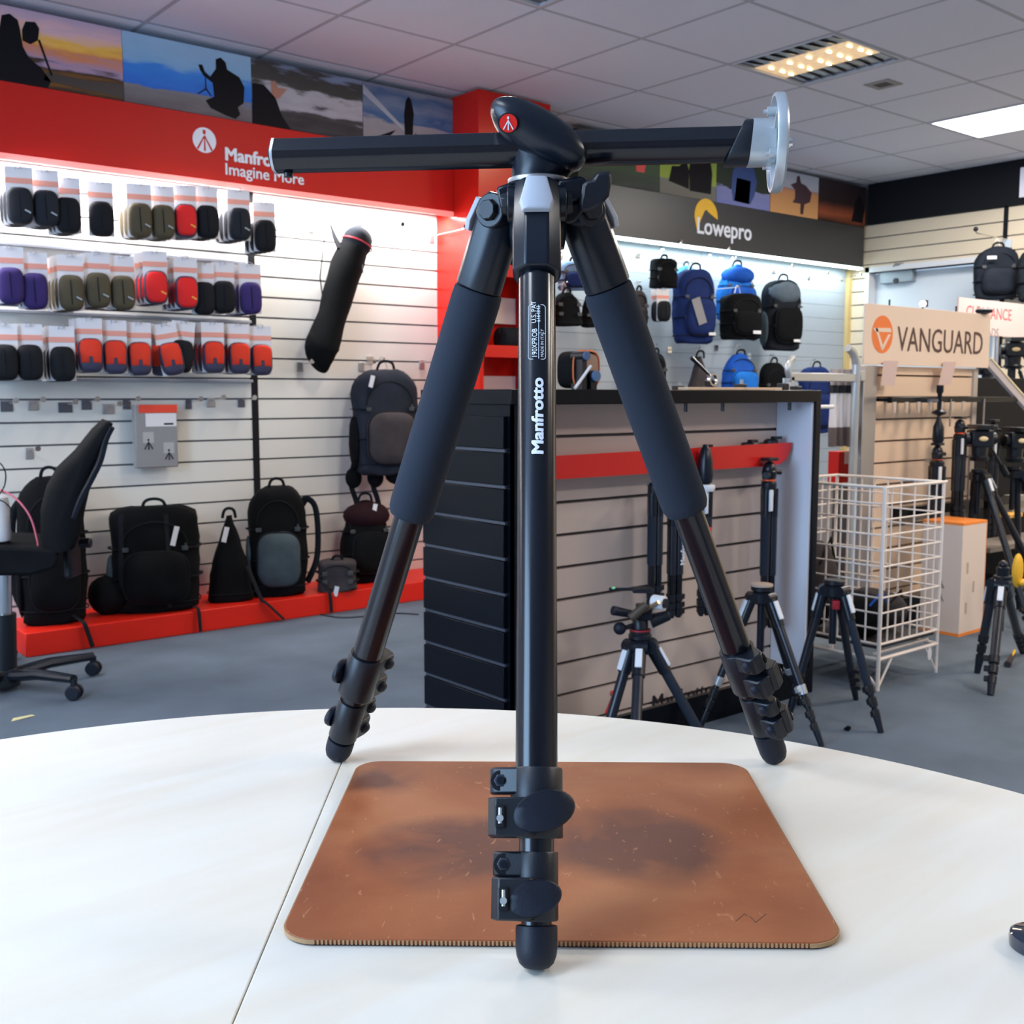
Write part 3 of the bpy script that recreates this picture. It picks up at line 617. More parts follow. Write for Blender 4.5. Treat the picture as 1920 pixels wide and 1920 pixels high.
# hub (spider), neck, head pod
hub = W(.0195, .835, ZT)
def hp(z, r): return (z, r)
g = G().lathe([(.445, .020), (.455, .0215), (.490, .0218), (.4935, .0212)], (hub.x, hub.y, ZT), n=36)
spd = g.build('spider', satin_black, tp, True)
G().lathe([(.4925, .0222), (.4935, .0226), (.4955, .0226), (.4962, .0218)], (hub.x, hub.y, ZT), n=40).build('collar_ring', steel, tp, True)
Cn = hub+Vector((0, 0, 0))
rings = []
for z, rx, ry, ox in ((.4960, .0205, .0205, -.002), (.499, .0222, .0215, .000), (.504, .0245, .0225, .003), (.514, .0275, .021, .006), (.524, .030, .017, .004), (.532, .024, .012, -.004)):
    rings.append([W(.0215+ox+rx*math.cos(a), .835+ry*math.sin(a), ZT+z) for a in [2*PI*i/28 for i in range(28)]])
G().loft(rings).build('neck', satin_black, tp, True)
# pod: oval shell across the column, long axis dropping to the right and towards the back
ang = math.radians(-31); vx = Vector((math.cos(ang)*sA, -math.cos(ang)*cA, math.sin(ang))); fw = Vector((cA, sA, 0)); vz = Vector((-math.sin(ang)*sA, math.sin(ang)*cA, math.cos(ang)))
pc_ = W(.0195, .820, ZT+.5255)
rings = []
for d, k, kz in ((.030, .55, .45), (.026, .86, .82), (.018, .97, .96), (.002, 1.0, 1.0), (-.008, .985, .97), (-.013, .93, .90), (-.0165, .82, .74), (-.019, .64, .52), (-.0205, .40, .30), (-.0210, .12, .10)):
    rings.append([pc_+fw*d+vx*(x*k)+vz*(y*kz) for x, y in sup(44, .0400, .0165, 2.05)])
pod = G().loft(rings).build('column_head', satin_black, tp, True, angle=24)
bc = W((953-960)/2098*.80, .800, 0); bz = HC+.800*( -(FP*sp+(231-960)*cp)/(FP*cp-(231-960)*sp)); bc = Vector((bc.x, bc.y, bz))
Mb = frame(bc, Vector((sA, -cA, 0)), Vector((0, 0, 1)))
nb = (Vector((0, 0, HC))-bc).normalized(); xb_ = Vector((0, 0, 1)).cross(nb).normalized(); Mb = frame(bc, xb_, nb.cross(xb_))
disc(G(), Mb, .0072, .0012).build('badge_rim', black_plastic, pod, True)
disc(G(), Mb @ Matrix.Translation((0, 0, .0008)), .0063, .0010).build('badge', mat('red badge', (.75, .02, .015), .2, coat=.6), pod, True)
tripod_mark(G(), Mb @ Matrix.Translation((0, 0, .0019)), .0056, 0, .0003).build('badge_mark', white_print, pod, True)
# horizontal column
ca, cb = W(-.181, .8575, ZT+.5182), W(.172, .8175, ZT+.5182)
cx_ = (cb-ca).normalized(); cy_ = Vector((-cx_.y, cx_.x, 0)); 
prof = []
for a, r_ in ((90-32, 1.0), (90+32, 1.0), (180-5, .98), (180+12, .98), (180+35, .98), (180+58, 1.0), (270, .98), (360-58, 1.0), (360-35, .98), (360-12, .98), (365, .98)):
    prof.append((.0136*r_*math.cos(math.radians(a)), .0136*r_*math.sin(math.radians(a))))
prof = [(x, y-.0005) for x, y in prof]
cc = G().loft([[p+cy_*x+Vector((0, 0, 1))*y for x, y in prof] for p in (ca, cb)]).build('centre_column', gloss_black, tp, True, bevel=.0007, angle=30)
G().loft([[p+cy_*x*1.03+Vector((0, 0, 1))*y*1.03 for x, y in prof] for p in (ca-cx_*.0015, ca+cx_*.0006)]).build('end_rim', silver, cc, True)
G().loft([[p+cy_*x*.86+Vector((0, 0, 1))*y*.86 for x, y in prof] for p in (ca-cx_*.0030, ca-cx_*.0004)]).build('end_cap', black_plastic, cc, True)
G().cyl(ca+cx_*.009+Vector((0, 0, -.0135)), ca+cx_*.009+Vector((0, 0, -.0165)), .0035).build('stop_screw', black_plastic, cc, True)
# angled collar + silver mounting plate at the right end
def cpt(u, y, z): return ca+cx_*u+cy_*y+Vector((0, 0, z))
Lc = (cb-ca).length
def ring_at(f_top, f_bot, k):   # slanted section
    out = []
    for x, y in sup(24, .0158*k, .0160*k, 3.2):
        q_ = (y/.016+1)/2; out.append(cpt(f_bot+(f_top-f_bot)*q_, x, y))
    return out
G().loft([ring_at(Lc-.002, Lc-.0165, .97), ring_at(Lc-.001, Lc-.0155, 1.0), ring_at(Lc+.0035, Lc+.0005, 1.0)]).build('end_collar', black_plastic, cc, True)
plate = G().loft([ring_at(Lc+.0036, Lc+.0006, 1.03), ring_at(Lc+.010, Lc+.010, 1.03), ring_at(Lc+.0195, Lc+.0195, .98)]).build('mount_block', silver, tp, True)
ctr = cpt(Lc+.018, 0, -.0005)
def dring(u, r_): return [ctr+cx_*u+cy_*(r_*math.cos(a))+Vector((0, 0, r_*math.sin(a))) for a in [2*PI*i/48 for i in range(48)]]
G().loft([dring(.0, .0325), dring(.0, .0345), dring(.0015, .0352), dring(.0065, .0352), dring(.0080, .034), dring(.0082, .001)], cap=False).loft([dring(.0045, .001), dring(.0045, .0295), dring(-.0, .0325)], cap=False).build('mount_plate', silver, plate, True)
for k in range(3):
    a0 = math.radians(90+120*k)
    for da in (-.16, .0):
        a = a0+da; p = ctr+cy_*(.0225*math.cos(a))+Vector((0, 0, .0225*math.sin(a)))
    g = G().cyl(p-cx_*.004, p+cx_*.006, .0036, n=14).cyl(p-cx_*.0065, p-cx_*.003, .0016, n=10)
    g.build('plate_screw', silver, plate, True)
    a = a0+PI/3; p0_ = ctr+cy_*(.012*math.cos(a))+Vector((0, 0, .012*math.sin(a))); p1_ = ctr+cy_*(.031*math.cos(a))+Vector((0, 0, .031*math.sin(a)))
    G().obox((p0_+p1_)/2+cx_*.002, (.005, .003, .02), basis(p1_-p0_, cx_)).build('plate_rib', silver, plate, True)
G().cyl(ctr+cx_*.008, ctr+cx_*.013, .0042, n=14).cyl(ctr+cx_*.013, ctr+cx_*.0145, .003).build('camera_screw', chrome, plate, True)
# locking knob wing to the right of the hub
def K(px, py, F): return U(px, py, F=F)
def prismF(pts, F0, F1): return G().loft([[K(x, y, F0) for x, y in pts], [K(x, y, F1) for x, y in pts]])
prismF([(1046, 338), (1092, 330), (1108, 350), (1105, 372), (1046, 384)], .838, .812).build('lock_body', satin_black, tp, True, bevel=.002)
kn = prismF([(1092, 346), (1100, 338), (1112, 335), (1119, 322), (1146, 321), (1146, 345), (1142, 368), (1128, 384), (1104, 398), (1088, 398), (1086, 380), (1090, 362)], .815, .795).build('lock_wing', black_plastic, tp, True, bevel=.0025)
prismF([(1056, 384), (1090, 378), (1092, 400), (1078, 418), (1060, 420)], .835, .815).build('hub_lug', black_plastic, tp, True, bevel=.002)
prismF([(930, 352), (962, 340), (966, 384), (940, 396)], .842, .820).build('hub_lug', satin_black, tp, True, bevel=.002)
G().obox(W(.0215, .8105, ZT+.479), (.030, .008, .012), Matrix(((sA, cA, 0), (-cA, sA, 0), (0, 0, 1)))).build('hub_lug', satin_black, tp, True, bevel=.002)
# ======================= DISPLAY COUNTER (black gondola) =======================
YC, XC0, XC1, YB, ZC = 2.27, 1.862, 3.275, 2.70, 1.088
ct = thing('display_counter', 'black framed display counter with recessed pale slatted back and black slatted side', 'display counter', ((XC0+XC1)/2, 2.5, 0))
G().box(XC0, XC1, YC, YB, ZC-.042, ZC).build('top', black_paint, ct, True, bevel=.002)
G().box(XC0+.012, XC0+.03, YC, YB, .0, ZC-.042).build('side_panel', black_paint, ct, True)
G().box(XC1-.028, XC1, YC, YB, .0, ZC-.042).build('side_panel', black_paint, ct, True, bevel=.002)
G().box(XC1-.040, XC1-.028, YC+.012, YB-.27, .09, ZC-.042).build('side_lining', mat('white side lining', (.80, .82, .90), .35), ct, True)
G().box(XC0+.03, XC1-.028, YC, YC+.018, 0, .098).build('plinth', black_paint, ct, True)
G().box(XC0+.012, XC0+.045, YC-.001, YC+.02, 0, ZC-.042).build('front_stile', black_paint, ct, True)
G().box(XC0+.047, XC0+.065, YC+.004, YC+.03, .09, .60).build('wood_edge', mat('bare wood edge', (.55, .38, .14), .6), ct, True)
G().box(XC0+.03, XC1-.03, 2.445, YB, .0, ZC-.042).build('backing', mat('slat backing', (.08, .07, .08), .7), ct, True)
pinkw = mat('off white slat board', (.60, .50, .45), .25)
slats(ct, XC0+.045, XC1-.042, 2.43, .002, ZC-.044, pinkw, th=.014, phase=.048, gap=.010)
lowk = [o for o in ct.children if o.name.startswith('slat')]
for o in lowk: o.location -= ct.location
alu = mat('dark anodised groove strip', (.11, .12, .15), .25, metal=.6)
for k in range(10):
    z = .02+.1*k; a, b = z+.006, min(z+.094, ZC-.046)
    G().box(XC0-.004, XC0+.012, YC+.03, YB-.012, a, b).build('slat', black_paint, ct, True, bevel=.001)
    G().box(XC0+.002, XC0+.012, YC+.03, YB-.012, a-.010, a-.002).build('groove_strip', alu, ct, True)
a = U(1222, 1327, Y=2.428); text('Manfrotto', .075, MY(a.x, 2.4285, a.z-.012), mat('black print', (.02, .015, .02), .5), 'lettering', ct, bold=.0012, sx=1.0)
a = U(1135, 1330, Y=2.428); tripod_mark(G(), MY(a.x+.03, 2.4285, a.z+.02), .045, 0, .002).build('logo_mark', mat('bright red print', (.85, .05, .04), .4), ct, True)
for xx in (2.42, 2.62, 2.80, 3.16):
    G().cyl((xx, YC+.05, ZC-.043), (xx, YC+.05, ZC-.070), .006, n=8).build('bolt', black_plastic, ct, True)
# red tray shelf inside the counter
t = thing('tray_shelf', 'long red metal tray shelf with rounded end inside the display counter', 'shelf', (2.55, 2.39, .86))
tray_m = mat('red tray metal', (.62, .012, .010), .3)
xs0, xs1 = XC0+.047, 3.222
pts = [(xs0, .895), (xs1, .903), (xs1-.004, .880), (xs1-.03, .845), (xs1-.07, .828), (xs1-.12, .824), (xs0, .828)]
G().loft([[(x, 2.350, z) for x, z in pts], [(x, 2.354, z) for x, z in pts]]).build('front_lip', tray_m, t, True)
G().box(xs0, xs1-.01, 2.354, 2.428, .882, .888).build('base', tray_m, t, True)
def counter_bit(px, py, w, h, name, label, m, Yp=2.39, z=.888):
    c = U(px, py, Y=Yp); q = thing(name, label, 'camera plate', (c.x, Yp, z))
    G().lathe([(0, w*.9), (h*.25, w), (h*.35, w*.8), (h*.8, w*.75), (h, w*.5)], n=20).build('body', m, q)
    G().obox((w*.5, -.01, h+.004), (w*1.2, .02, .01)).build('plate', black_plastic, q, bevel=.001); return q
counter_bit(1402, 823, .030, .020, 'levelling_base', 'low black levelling base on left of red tray end', black_plastic)
counter_bit(1446, 820, .034, .028, 'quick_release_clamp', 'taller black quick release clamp on red tray near its rounded end', black_plastic)
counter_bit(1318, 835, .026, .010, 'release_plate', 'flat black plate lying on red tray at middle of the counter', black_plastic)

# ---------------- generic tripods ----------------
carbon = mat('dark blue black carbon tube', (.010, .013, .022), .3)
def seg(g, a, b, r0, r1=None, n=12): return g.cyl(a, b, r0, r1, n)
def small_tripod(label, apex, feet, r=.014, head='none', levers=True, clamps=2, badge=True, foam_leg=None, group=None, col=0, silverclamps=False, name='tripod'):
    apex = Vector(apex); t = thing(name, label, 'tripod', (apex.x, apex.y, 0), group=group)
    G().lathe([(-.045, .022), (-.04, .030), (-.012, .032), (-.006, .026), (.0, .034), (.010, .034), (.013, .030)], apex, n=18).build('hub', black_plastic, t, True)
    if badge: G().obox(apex+Vector((-.02, -.022, -.065)), (.022, .022, .03), basis((0, 0, 1), (sA, -cA, 0))).build('badge_block', mat('dark red badge', (.30, .01, .02), .4), t, True, bevel=.003)
    G().cyl(apex-Vector((0, 0, .02)), apex-Vector((0, 0, .20 if not col else col)), .012, n=12).build('centre_column', satin_black, t, True)
    for i, f_ in enumerate(feet):
        f_ = Vector(f_); out = Vector((f_.x-apex.x, f_.y-apex.y, 0)).normalized(); p = apex+out*.032-Vector((0, 0, .022)); d = (f_-p); L = d.length; d.normalize()
        lg = seg(G(), p, p+d*min(.095, L*.22), r*1.30, r*1.22).cyl(p-out.cross(Vector((0, 0, 1)))*r*1.5, p+out.cross(Vector((0, 0, 1)))*r*1.5, r*1.3, n=14).build('leg', satin_black, t, True)
        cl0 = L-.035-clamps*.040
        seg(G(), p+d*.05, p+d*cl0, r, r*.95).build('upper_tube', carbon if i != foam_leg else foam, lg, True)
        if levers:
            nrm = (out-d*out.dot(d)).normalized()
            G().obox(p+d*.045+nrm*(r*1.30), (.020, .006, .060), basis(-d, out.cross(d))).build('angle_lever', mat('white lever', (.72, .76, .82), .35), lg, True, bevel=.002)
        for k in range(clamps):
            a = p+d*(cl0+k*.04); rr = r*(1.18-.12*k); side = d.cross(out).normalized()
            g = seg(G(), a, a+d*.030, rr, rr*.95).obox(a+d*.012+side*rr*1.1, (rr*1.3, rr*.9, .018), basis(d, side))
            g.build('clamp', silver if silverclamps and k == 0 else black_plastic, lg, True, bevel=.001)
        seg(G(), p+d*(cl0-.01), p+d*(L-.03), r*.78, r*.62).build('lower_tube', gloss_black, lg, True)
        seg(G(), p+d*(L-.05), f_-d*.0, r*.84, r*.66).build('foot', rubber, lg, True)
    h = apex+Vector((0, 0, .013))
    if head == 'pan':
        hd = G().lathe([(0, .030), (.012, .031), (.016, .024), (.045, .022), (.05, .018)], h, n=18).build('head', black_plastic, t, True)
        G().lathe([(.010, .0315), (.014, .0315)], h, n=18).build('red_ring', mat('dark red ring', (.35, .02, .03), .4), hd, True)
        R_ = Vector((sA, -cA, 0)); F_ = Vector((cA, sA, 0)); Z = Vector((0, 0, 1))
        G().obox(h+Z*.065+R_*.01, (.045, .05, .045), basis(Z, R_)).build('pan_block', satin_black, hd, True, bevel=.005)
        G().cyl(h+Z*.055+R_*-.01, h+Z*.075+R_*-.085-F_*.03, .011, .014).build('pan_handle', rubber, hd, True, bevel=.003)
        G().cyl(h+Z*.025+R_*-.02, h+Z*.020+R_*-.05-F_*.02, .007).ell(h+Z*.020+R_*-.062-F_*.022, (.019, .019, .019)).build('lock_knob', rubber, hd, True)
        G().cyl(h+Z*.070-F_*.02+R_*.005, h+Z*.105-F_*.06+R_*.045, .006, n=10).build('tilt_rod', mat('brass rod', (.6, .42, .25), .3, metal=.8), hd, True)
        G().cyl(h+Z*.055-F_*.05+R_*-.035, h+Z*.095-F_*.045+R_*.012, .014, .012).build('tilt_handle', mat('brown black grip', (.06, .045, .03), .5), hd, True, bevel=.003)
        G().cyl(h+Z*.098+R_*.035-F_*.015, h+Z*.098+R_*.065-F_*.04, .021, n=20).build('white_knob', white_pl, hd, True, bevel=.002)
        G().cyl(h+Z*.098+R_*.064-F_*.039, h+Z*.098+R_*.070-F_*.044, .014, n=16).build('knob_centre', black_plastic, hd, True)
        G().obox(h+Z*.130+R_*.005, (.060, .050, .012), basis(Z, R_)).obox(h+Z*.132+R_*-.055, (.075, .014, .008), basis(Z, R_)).build('top_plate', black_plastic, hd, True, bevel=.002)
        G().ell(h+Z*.137+R_*-.08-F_*.008, (.006, .006, .004)).build('spirit_level', mat('green level', (.25, .8, .35), .2), hd, True)
        G().cyl(h+Z*.035+R_*.03, h+Z*.055+R_*.085, .020, .015).build('side_knob', black_plastic, hd, True, bevel=.002)
    elif head == 'flat':
        G().lathe([(.0, .036), (.006, .036), (.008, .030)], h, n=24).build('platform', mat('cork pad', (.42, .33, .26), .7), t, True)
    elif head == 'ball':
        G().lathe([(0, .022), (.03, .024), (.035, .015), (.05, .012)], h, n=16).ell(h+Vector((0, 0, .04)), (.017, .017, .017)).build('ball_head', satin_black, t, True)
    return t
small_tripod('small black tripod with pan head and white knob standing in front of the display counter', tuple(U(1200, 1196, F=3.12)), [tuple(U(1118, 1440, Z=0)), tuple(U(1186, 1500, Z=0)), tuple(U(1345, 1432, Z=0))], r=.016, head='pan', clamps=2, foam_leg=2)
fa, fb = U(1541, 1400, Z=0), U(1308, 1375, Z=0)
small_tripod('headless tripod with pale cork top beside the right back leg of the big tripod', tuple(U(1428, 1106, F=3.40)), [tuple(fa), tuple(fb), (3.10, 2.20, 0)], r=.013, head='flat', clamps=4, silverclamps=True, badge=False)
small_tripod('black tripod with white levers standing in front of the wire basket', tuple(U(1564, 1094, F=3.50)), [tuple(U(1652, 1374, Z=0)), tuple(U(1605, 1312, Z=0)), tuple(U(1478, 1345, Z=0))], r=.014, head='none', clamps=3, foam_leg=0)
def folded(label, x, y, ztop, L, r, head, lever=True, foamc=True, dx=.0, redmark=False, hook=None, group=None):
    t = thing('folded_tripod', label, 'tripod', (x, y, ztop-L), group=group)
    G().lathe([(-.06, r*1.3), (-.045, r*1.75), (-.01, r*1.75), (0, r*1.2)], (x, y, ztop), n=16).build('hub', black_plastic, t, True)
    for k, a in enumerate((200, 320, 80)):
        ox, oy = r*1.15*math.cos(math.radians(a)), r*1.15*math.sin(math.radians(a)); sh = dx*(k-1)
        p = lambda q, s_=0: (x+ox+sh*q, y+oy, ztop-.03-q*(L-.03))
        lg = G().cyl(p(0), p(.2), r*1.12, r*1.05, 12).build('leg', satin_black, t, True)
        G().cyl(p(.18), p(.62), r*1.0, n=12).build('upper_tube', foam if foamc and k == 0 else carbon, lg, True)
        G().cyl(p(.62), p(.80), r*.8, n=12).build('lower_tube', gloss_black, lg, True)
        G().cyl(p(.80), p(.98), r*.68, n=12).build('last_tube', gloss_black, lg, True)
        for q in (.80, .87, .93): 
            G().cyl(p(q), p(q+.05), r*1.0, n=12).obox(Vector(p(q+.02))+Vector((r*1.1, 0, 0)), (r*1.1, r, .016)).build('clamp', black_plastic, lg, True)
        G().cyl(p(.97), p(1), r*.75, r*.6, 10).build('foot', rubber, lg, True)
        if lever and k == 0: G().obox(Vector(p(.08))+Vector((0, -r*1.15, 0)), (r*1.2, .008, .075)).build('angle_lever', MATS['white lever'], lg, True, bevel=.003)
    if head == 'ball':
        h = G().lathe([(0, .020), (.006, .024), (.03, .026), (.04, .02), (.055, .013)], (x, y, ztop), n=16).ell((x, y, ztop+.035), (.024, .024, .03)).build('ball_head', satin_black, t, True)
        G().cyl((x-.02, y-.01, ztop+.02), (x-.045, y-.02, ztop+.018), .012, n=12).build('knob', black_plastic, h, True); G().cyl((x+.02, y, ztop+.03), (x+.05, y-.01, ztop+.025), .009, n=12).build('knob', black_plastic, h, True)
        G().lathe([(-.003, .0225), (.003, .0225)], (x, y, ztop), n=16).build('orange_ring', mat('orange ring', (.85, .10, .02), .4), h, True)
        G().obox((x, y, ztop+.072), (.05, .04, .012)).build('plate', black_plastic, h, True, bevel=.002)
    elif head == 'cone':
        G().lathe([(0, .022), (.02, .026), (.07, .024), (.11, .016), (.125, .006)], (x, y, ztop), n=16).build('travel_head', satin_black, t, True)
        G().lathe([(-.062, .030), (-.055, .033), (-.045, .033), (-.04, .030)], (x, y, ztop+.035), n=16).build('white_collar', white_pl, t, True)
        G().lathe([(-.165, r*2.0), (-.150, r*2.15), (-.145, r*2.0)], (x, y, ztop), n=16).build('red_band', mat('red band', (.6, .02, .02), .4), t, True)
    if hook is not None:
        G().box(x-.006, x+.006, y, hook, ztop-.012, ztop).build('hanger', steel, t, True)
    return t
def yz(px, py, Y): return U(px, py, Y=Y)
c = yz(1228, 905, 2.325); t = folded('slim blue black folded tripod pair hanging from the red tray, left one', c.x, 2.325, c.z-.0, .40, .013, None, lever=False, hook=2.355); t['label'] = 'slim blue-black folded tripod hanging nearest the front leg tube inside the counter'
c = yz(1262, 920, 2.325); t = folded('', c.x+.01, 2.325, c.z-.01, .40, .014, None, lever=False, hook=2.355, foamc=False); t['label'] = 'folded blue-black tripod with white lettering along its leg, inside the counter'
text('Manfrotto', .024, frame((c.x+.032, 2.303, .53), (0, 0, 1), (-1, 0, 0)), white_print, 'lettering', t, bold=.0006)
c = yz(1322, 905, 2.325); folded('folded travel tripod with white collar and red band hanging from the red tray', c.x, 2.325, c.z, .44, .012, 'cone', hook=2.355)
c = yz(1442, 900, 2.325); folded('folded black tripod with ball head and white lever hanging beside the white side lining', c.x, 2.325, c.z, .52, .0150, 'ball', dx=.006, hook=2.355)

# ======================= CARDED POUCHES on the left wall =======================
cord_m = mat('orange zip pull', (.75, .42, .05), .5)
def pouch_card(kind):
    cols = {'black': (.008, .009, .012), 'charcoal': (.016, .019, .026), 'olive': (.085, .070, .042), 'red': (.70, .022, .022), 'purple': (.040, .024, .125), 'split': (.70, .045, .020)}
    m = mat('pouch '+kind, cols[kind], .75, bump=.3, bscale=400, spec=.2); trim = mat('pouch trim navy', (.035, .035, .075), .6)
    t = thing('pouch_pack', 'x', 'camera pouch')
    # origin = hang hole; card hangs down, front towards -Y
    G().prism([(-.046, .0), (.046, 0), (.046, -.205), (-.046, -.205)], MY(0, .001, .012), -.0008, .0008).build('card', card_white, t)
    G().box(-.0455, .0455, -.0015, -.0005, -.048, -.028).build('printed_band', orange_print, t)
    z0 = -.130; pts = sup(24, .045, .066, 3.4)
    def ring(y, k): return [(a*k, y, z0+b*k) for a, b in pts]
    base = G().loft([ring(-.001, .95), ring(-.006, 1.0), ring(-.024, 1.0), ring(-.036, .90), ring(-.041, .72), ring(-.043, .3)]).build('pouch', trim if kind in ('red', 'split') else m, t, angle=60)
    if kind in ('red', 'split'):
        f = [(a*.90, b*.92) for a, b in pts]
        if kind == 'split': f = [(-.036, -.030), (-.010, -.030), (-.008, -.004), (.008, -.004), (.010, -.030), (.036, -.030), (.040, .03), (.034, .055), (.015, .062), (-.015, .062), (-.034, .055), (-.040, .03)]
        G().loft([[(a, -.028, z0+b) for a, b in f], [(a*.97, -.040, z0+b*.97) for a, b in f], [(a*.8, -.046, z0+b*.82) for a, b in f]]).build('front_panel', m, t, angle=60)
    else:
        G().tube([(-.002, -.043, z0+.045), (0, -.045, z0), (.002, -.043, z0-.045)], .0016, n=6).build('seam', web_k, t)
    if kind in ('red', 'olive', 'charcoal'): G().obox((.026, -.045, z0-.022), (.022, .004, .005), Matrix.Rotation(.5, 3, 'Y')).build('zip_pull', cord_m if kind == 'red' else silver, t)
    G().tube([(-.01, -.001, 0), (-.006, -.004, .016), (.006, -.004, .018), (.012, 0, .004)], .0012, n=5).build('hang_loop', grey_pl, t)
    return t
PK = {}
def place_pack(kind, px, py, label, group=None, back=2, tilt=0, Yp=4.80, s=1.0, wall=None):
    # px,py = centre of the pouch in the photo
    c = U(px, py, Y=Yp); wall = Y1 if wall is None else wall
    hz = c.z+.130*s
    for k in range(back, -1, -1):
        if kind not in PK: PK[kind] = pouch_card(kind); o = PK[kind]
        else: o = copy_tree(PK[kind])
        o.location = (c.x, Yp-.012+.050*k if back else Yp, hz); o.rotation_euler = (0, tilt if k == 0 else 0, -.28); o.scale = (s, s, s)
        o['label'] = label if not k else ('', 'card directly behind the ', 'second card behind the ', 'third card behind the ')[k]+label
        if 'group' in o: del o['group']
        if group: o['group'] = group
    hk = thing('display_hook', 'wire hook holding the '+label, 'hook', (c.x, wall, hz))
    G().tube([(c.x, wall, hz+.006), (c.x-.0, Yp-.03, hz+.006), (c.x, Yp-.045, hz+.014)], .0022, n=6).build('arm', chrome, hk, True)
    G().box(c.x-.022, c.x+.022, wall-.006, wall, hz-.012, hz+.024).build('bracket', chrome, hk, True)
rows = [('top', [(36, 388, 'charcoal'), (85, 393, 'charcoal'), (126, 406, 'black'), (190, 412, 'black', 0), (260, 415, 'olive'), (303, 418, 'olive'), (345, 416, 'red'), (386, 418, 'black'), (446, 422, 'charcoal', 3), (494, 444, 'black')]),
        ('middle', [(19, 537, 'purple', 1), (64, 547, 'purple', 1), (132, 550, 'olive', 3), (182, 545, 'olive'), (228, 550, 'olive', 1), (290, 540, 'red', 3), (347, 550, 'red', 3), (381, 560, 'black', 0), (417, 558, 'black', 1), (467, 560, 'purple', 3)]),
        ('bottom', [(8, 680, 'black', 1), (55, 680, 'black', 1), (116, 683, 'black', 3), (168, 667, 'split', 2), (214, 670, 'split', 1), (260, 673, 'split', 1), (308, 674, 'split', 1), (344, 669, 'black', 1), (398, 670, 'split', 3), (446, 672, 'split', 2), (487, 675, 'split', 1)])]
ordn = ['first', 'second', 'third', 'fourth', 'fifth', 'sixth', 'seventh', 'eighth', 'ninth', 'tenth', 'eleventh']
cw = {'black': 'black', 'charcoal': 'charcoal', 'olive': 'olive', 'red': 'bright red', 'purple': 'purple', 'split': 'orange and grey'}
for rn, items in rows:
    seen = {}
    tot = {}
    for it in items: tot[it[2]] = tot.get(it[2], 0)+1
    for it in items:
        k = it[2]; seen[k] = seen.get(k, 0)+1
        w = '' if tot[k] == 1 else ordn[seen[k]-1]+' '
        lab = f'{w}{cw[k]} carded pouch from left, {rn} row' if w else f'only {cw[k]} carded pouch in the {rn} row'
        place_pack(k, it[0], it[1], lab, back=it[3] if len(it) > 3 else 2, group='carded pouches in the '+rn+' hook row', tilt=-.18 if it[0] in (308,) else .1 if it[0] == 344 else 0, s=1.12)
# empty hooks with metal ticket holders
def empty_hook(px, py, label, arm=.14, group=None, m=None, Yw=None, w=.034, hgt=.05):
    Yw = Yw or Y1; c = U(px, py, Y=Yw); t = thing('display_hook', label, 'hook', (c.x, Yw, c.z), group=group)
    G().box(c.x-w/2, c.x+w/2, Yw-.006, Yw-.001, c.z-hgt/2, c.z+hgt/2).build('bracket', m or steel, t, True, bevel=.002)
    G().tube([(c.x, Yw-.004, c.z+.012), (c.x, Yw-arm, c.z+.018), (c.x, Yw-arm-.01, c.z+.028)], .0028, n=6).build('arm', chrome, t, True)
    G().cyl((c.x, Yw-arm-.012, c.z+.026), (c.x, Yw-arm-.006, c.z+.026), .012, n=12).build('end_stop', black_plastic if px in (694, 809) else chrome, t, True); return t
for px, py, nm in ((516, 421, 'first empty wire hook right of the black joint strip, top row'), (583, 427, 'second empty wire hook right of the joint strip, top row'), (694, 443, 'empty long hook above the hanging tripod bag'), (809, 447, 'empty long hook nearest the red shelf unit'), (562, 688, 'empty hook below left of the tripod bag tip'), (677, 688, 'empty hook just left of the hanging backpack handle'), (790, 684, 'short hook right of the hanging backpack handle'), (55, 850, 'lone empty hook left of the office chair backrest')):
    empty_hook(px, py, nm, arm=.3 if px in (694, 809) else .12)
for i, (px, py, w) in enumerate(((12, 762, .05), (62, 760, .045), (122, 764, .06), (162, 759, .045), (203, 767, .055), (237, 758, .036), (353, 758, .03), (395, 755, .04), (452, 755, .036))):
    empty_hook(px, py, f'{ordn[i]} dark ticket hook from left in the row under the pouches', m=mat('dark ticket', (.09, .09, .11), .5) if i % 3 != 1 else steel, w=w, hgt=.045)
for i, (xa, xb, yy, z) in enumerate(((-2.3, 2.40, 4.93, U(200, 470, Y=4.93).z), (-2.3, 2.42, 4.93, U(200, 590, Y=4.93).z), (-2.3, 2.42, 4.93, U(200, 712, Y=4.93).z))):
    t = thing('shadow_strip', 'pale grey shadow strip added on the left wall under the %s pouch row' % ('top', 'middle', 'bottom')[i], 'rail', ((xa+xb)/2, Y1, z))
    G().box(xa, xb, Y1-.03, Y1-.001, z-.008, z+.006).build('shade_band', mat('grey shadow tone', (.38, .40, .45), .4), t, True, bevel=.002)  # thin grey strips stand in for the shadows the pouches cast on the wall
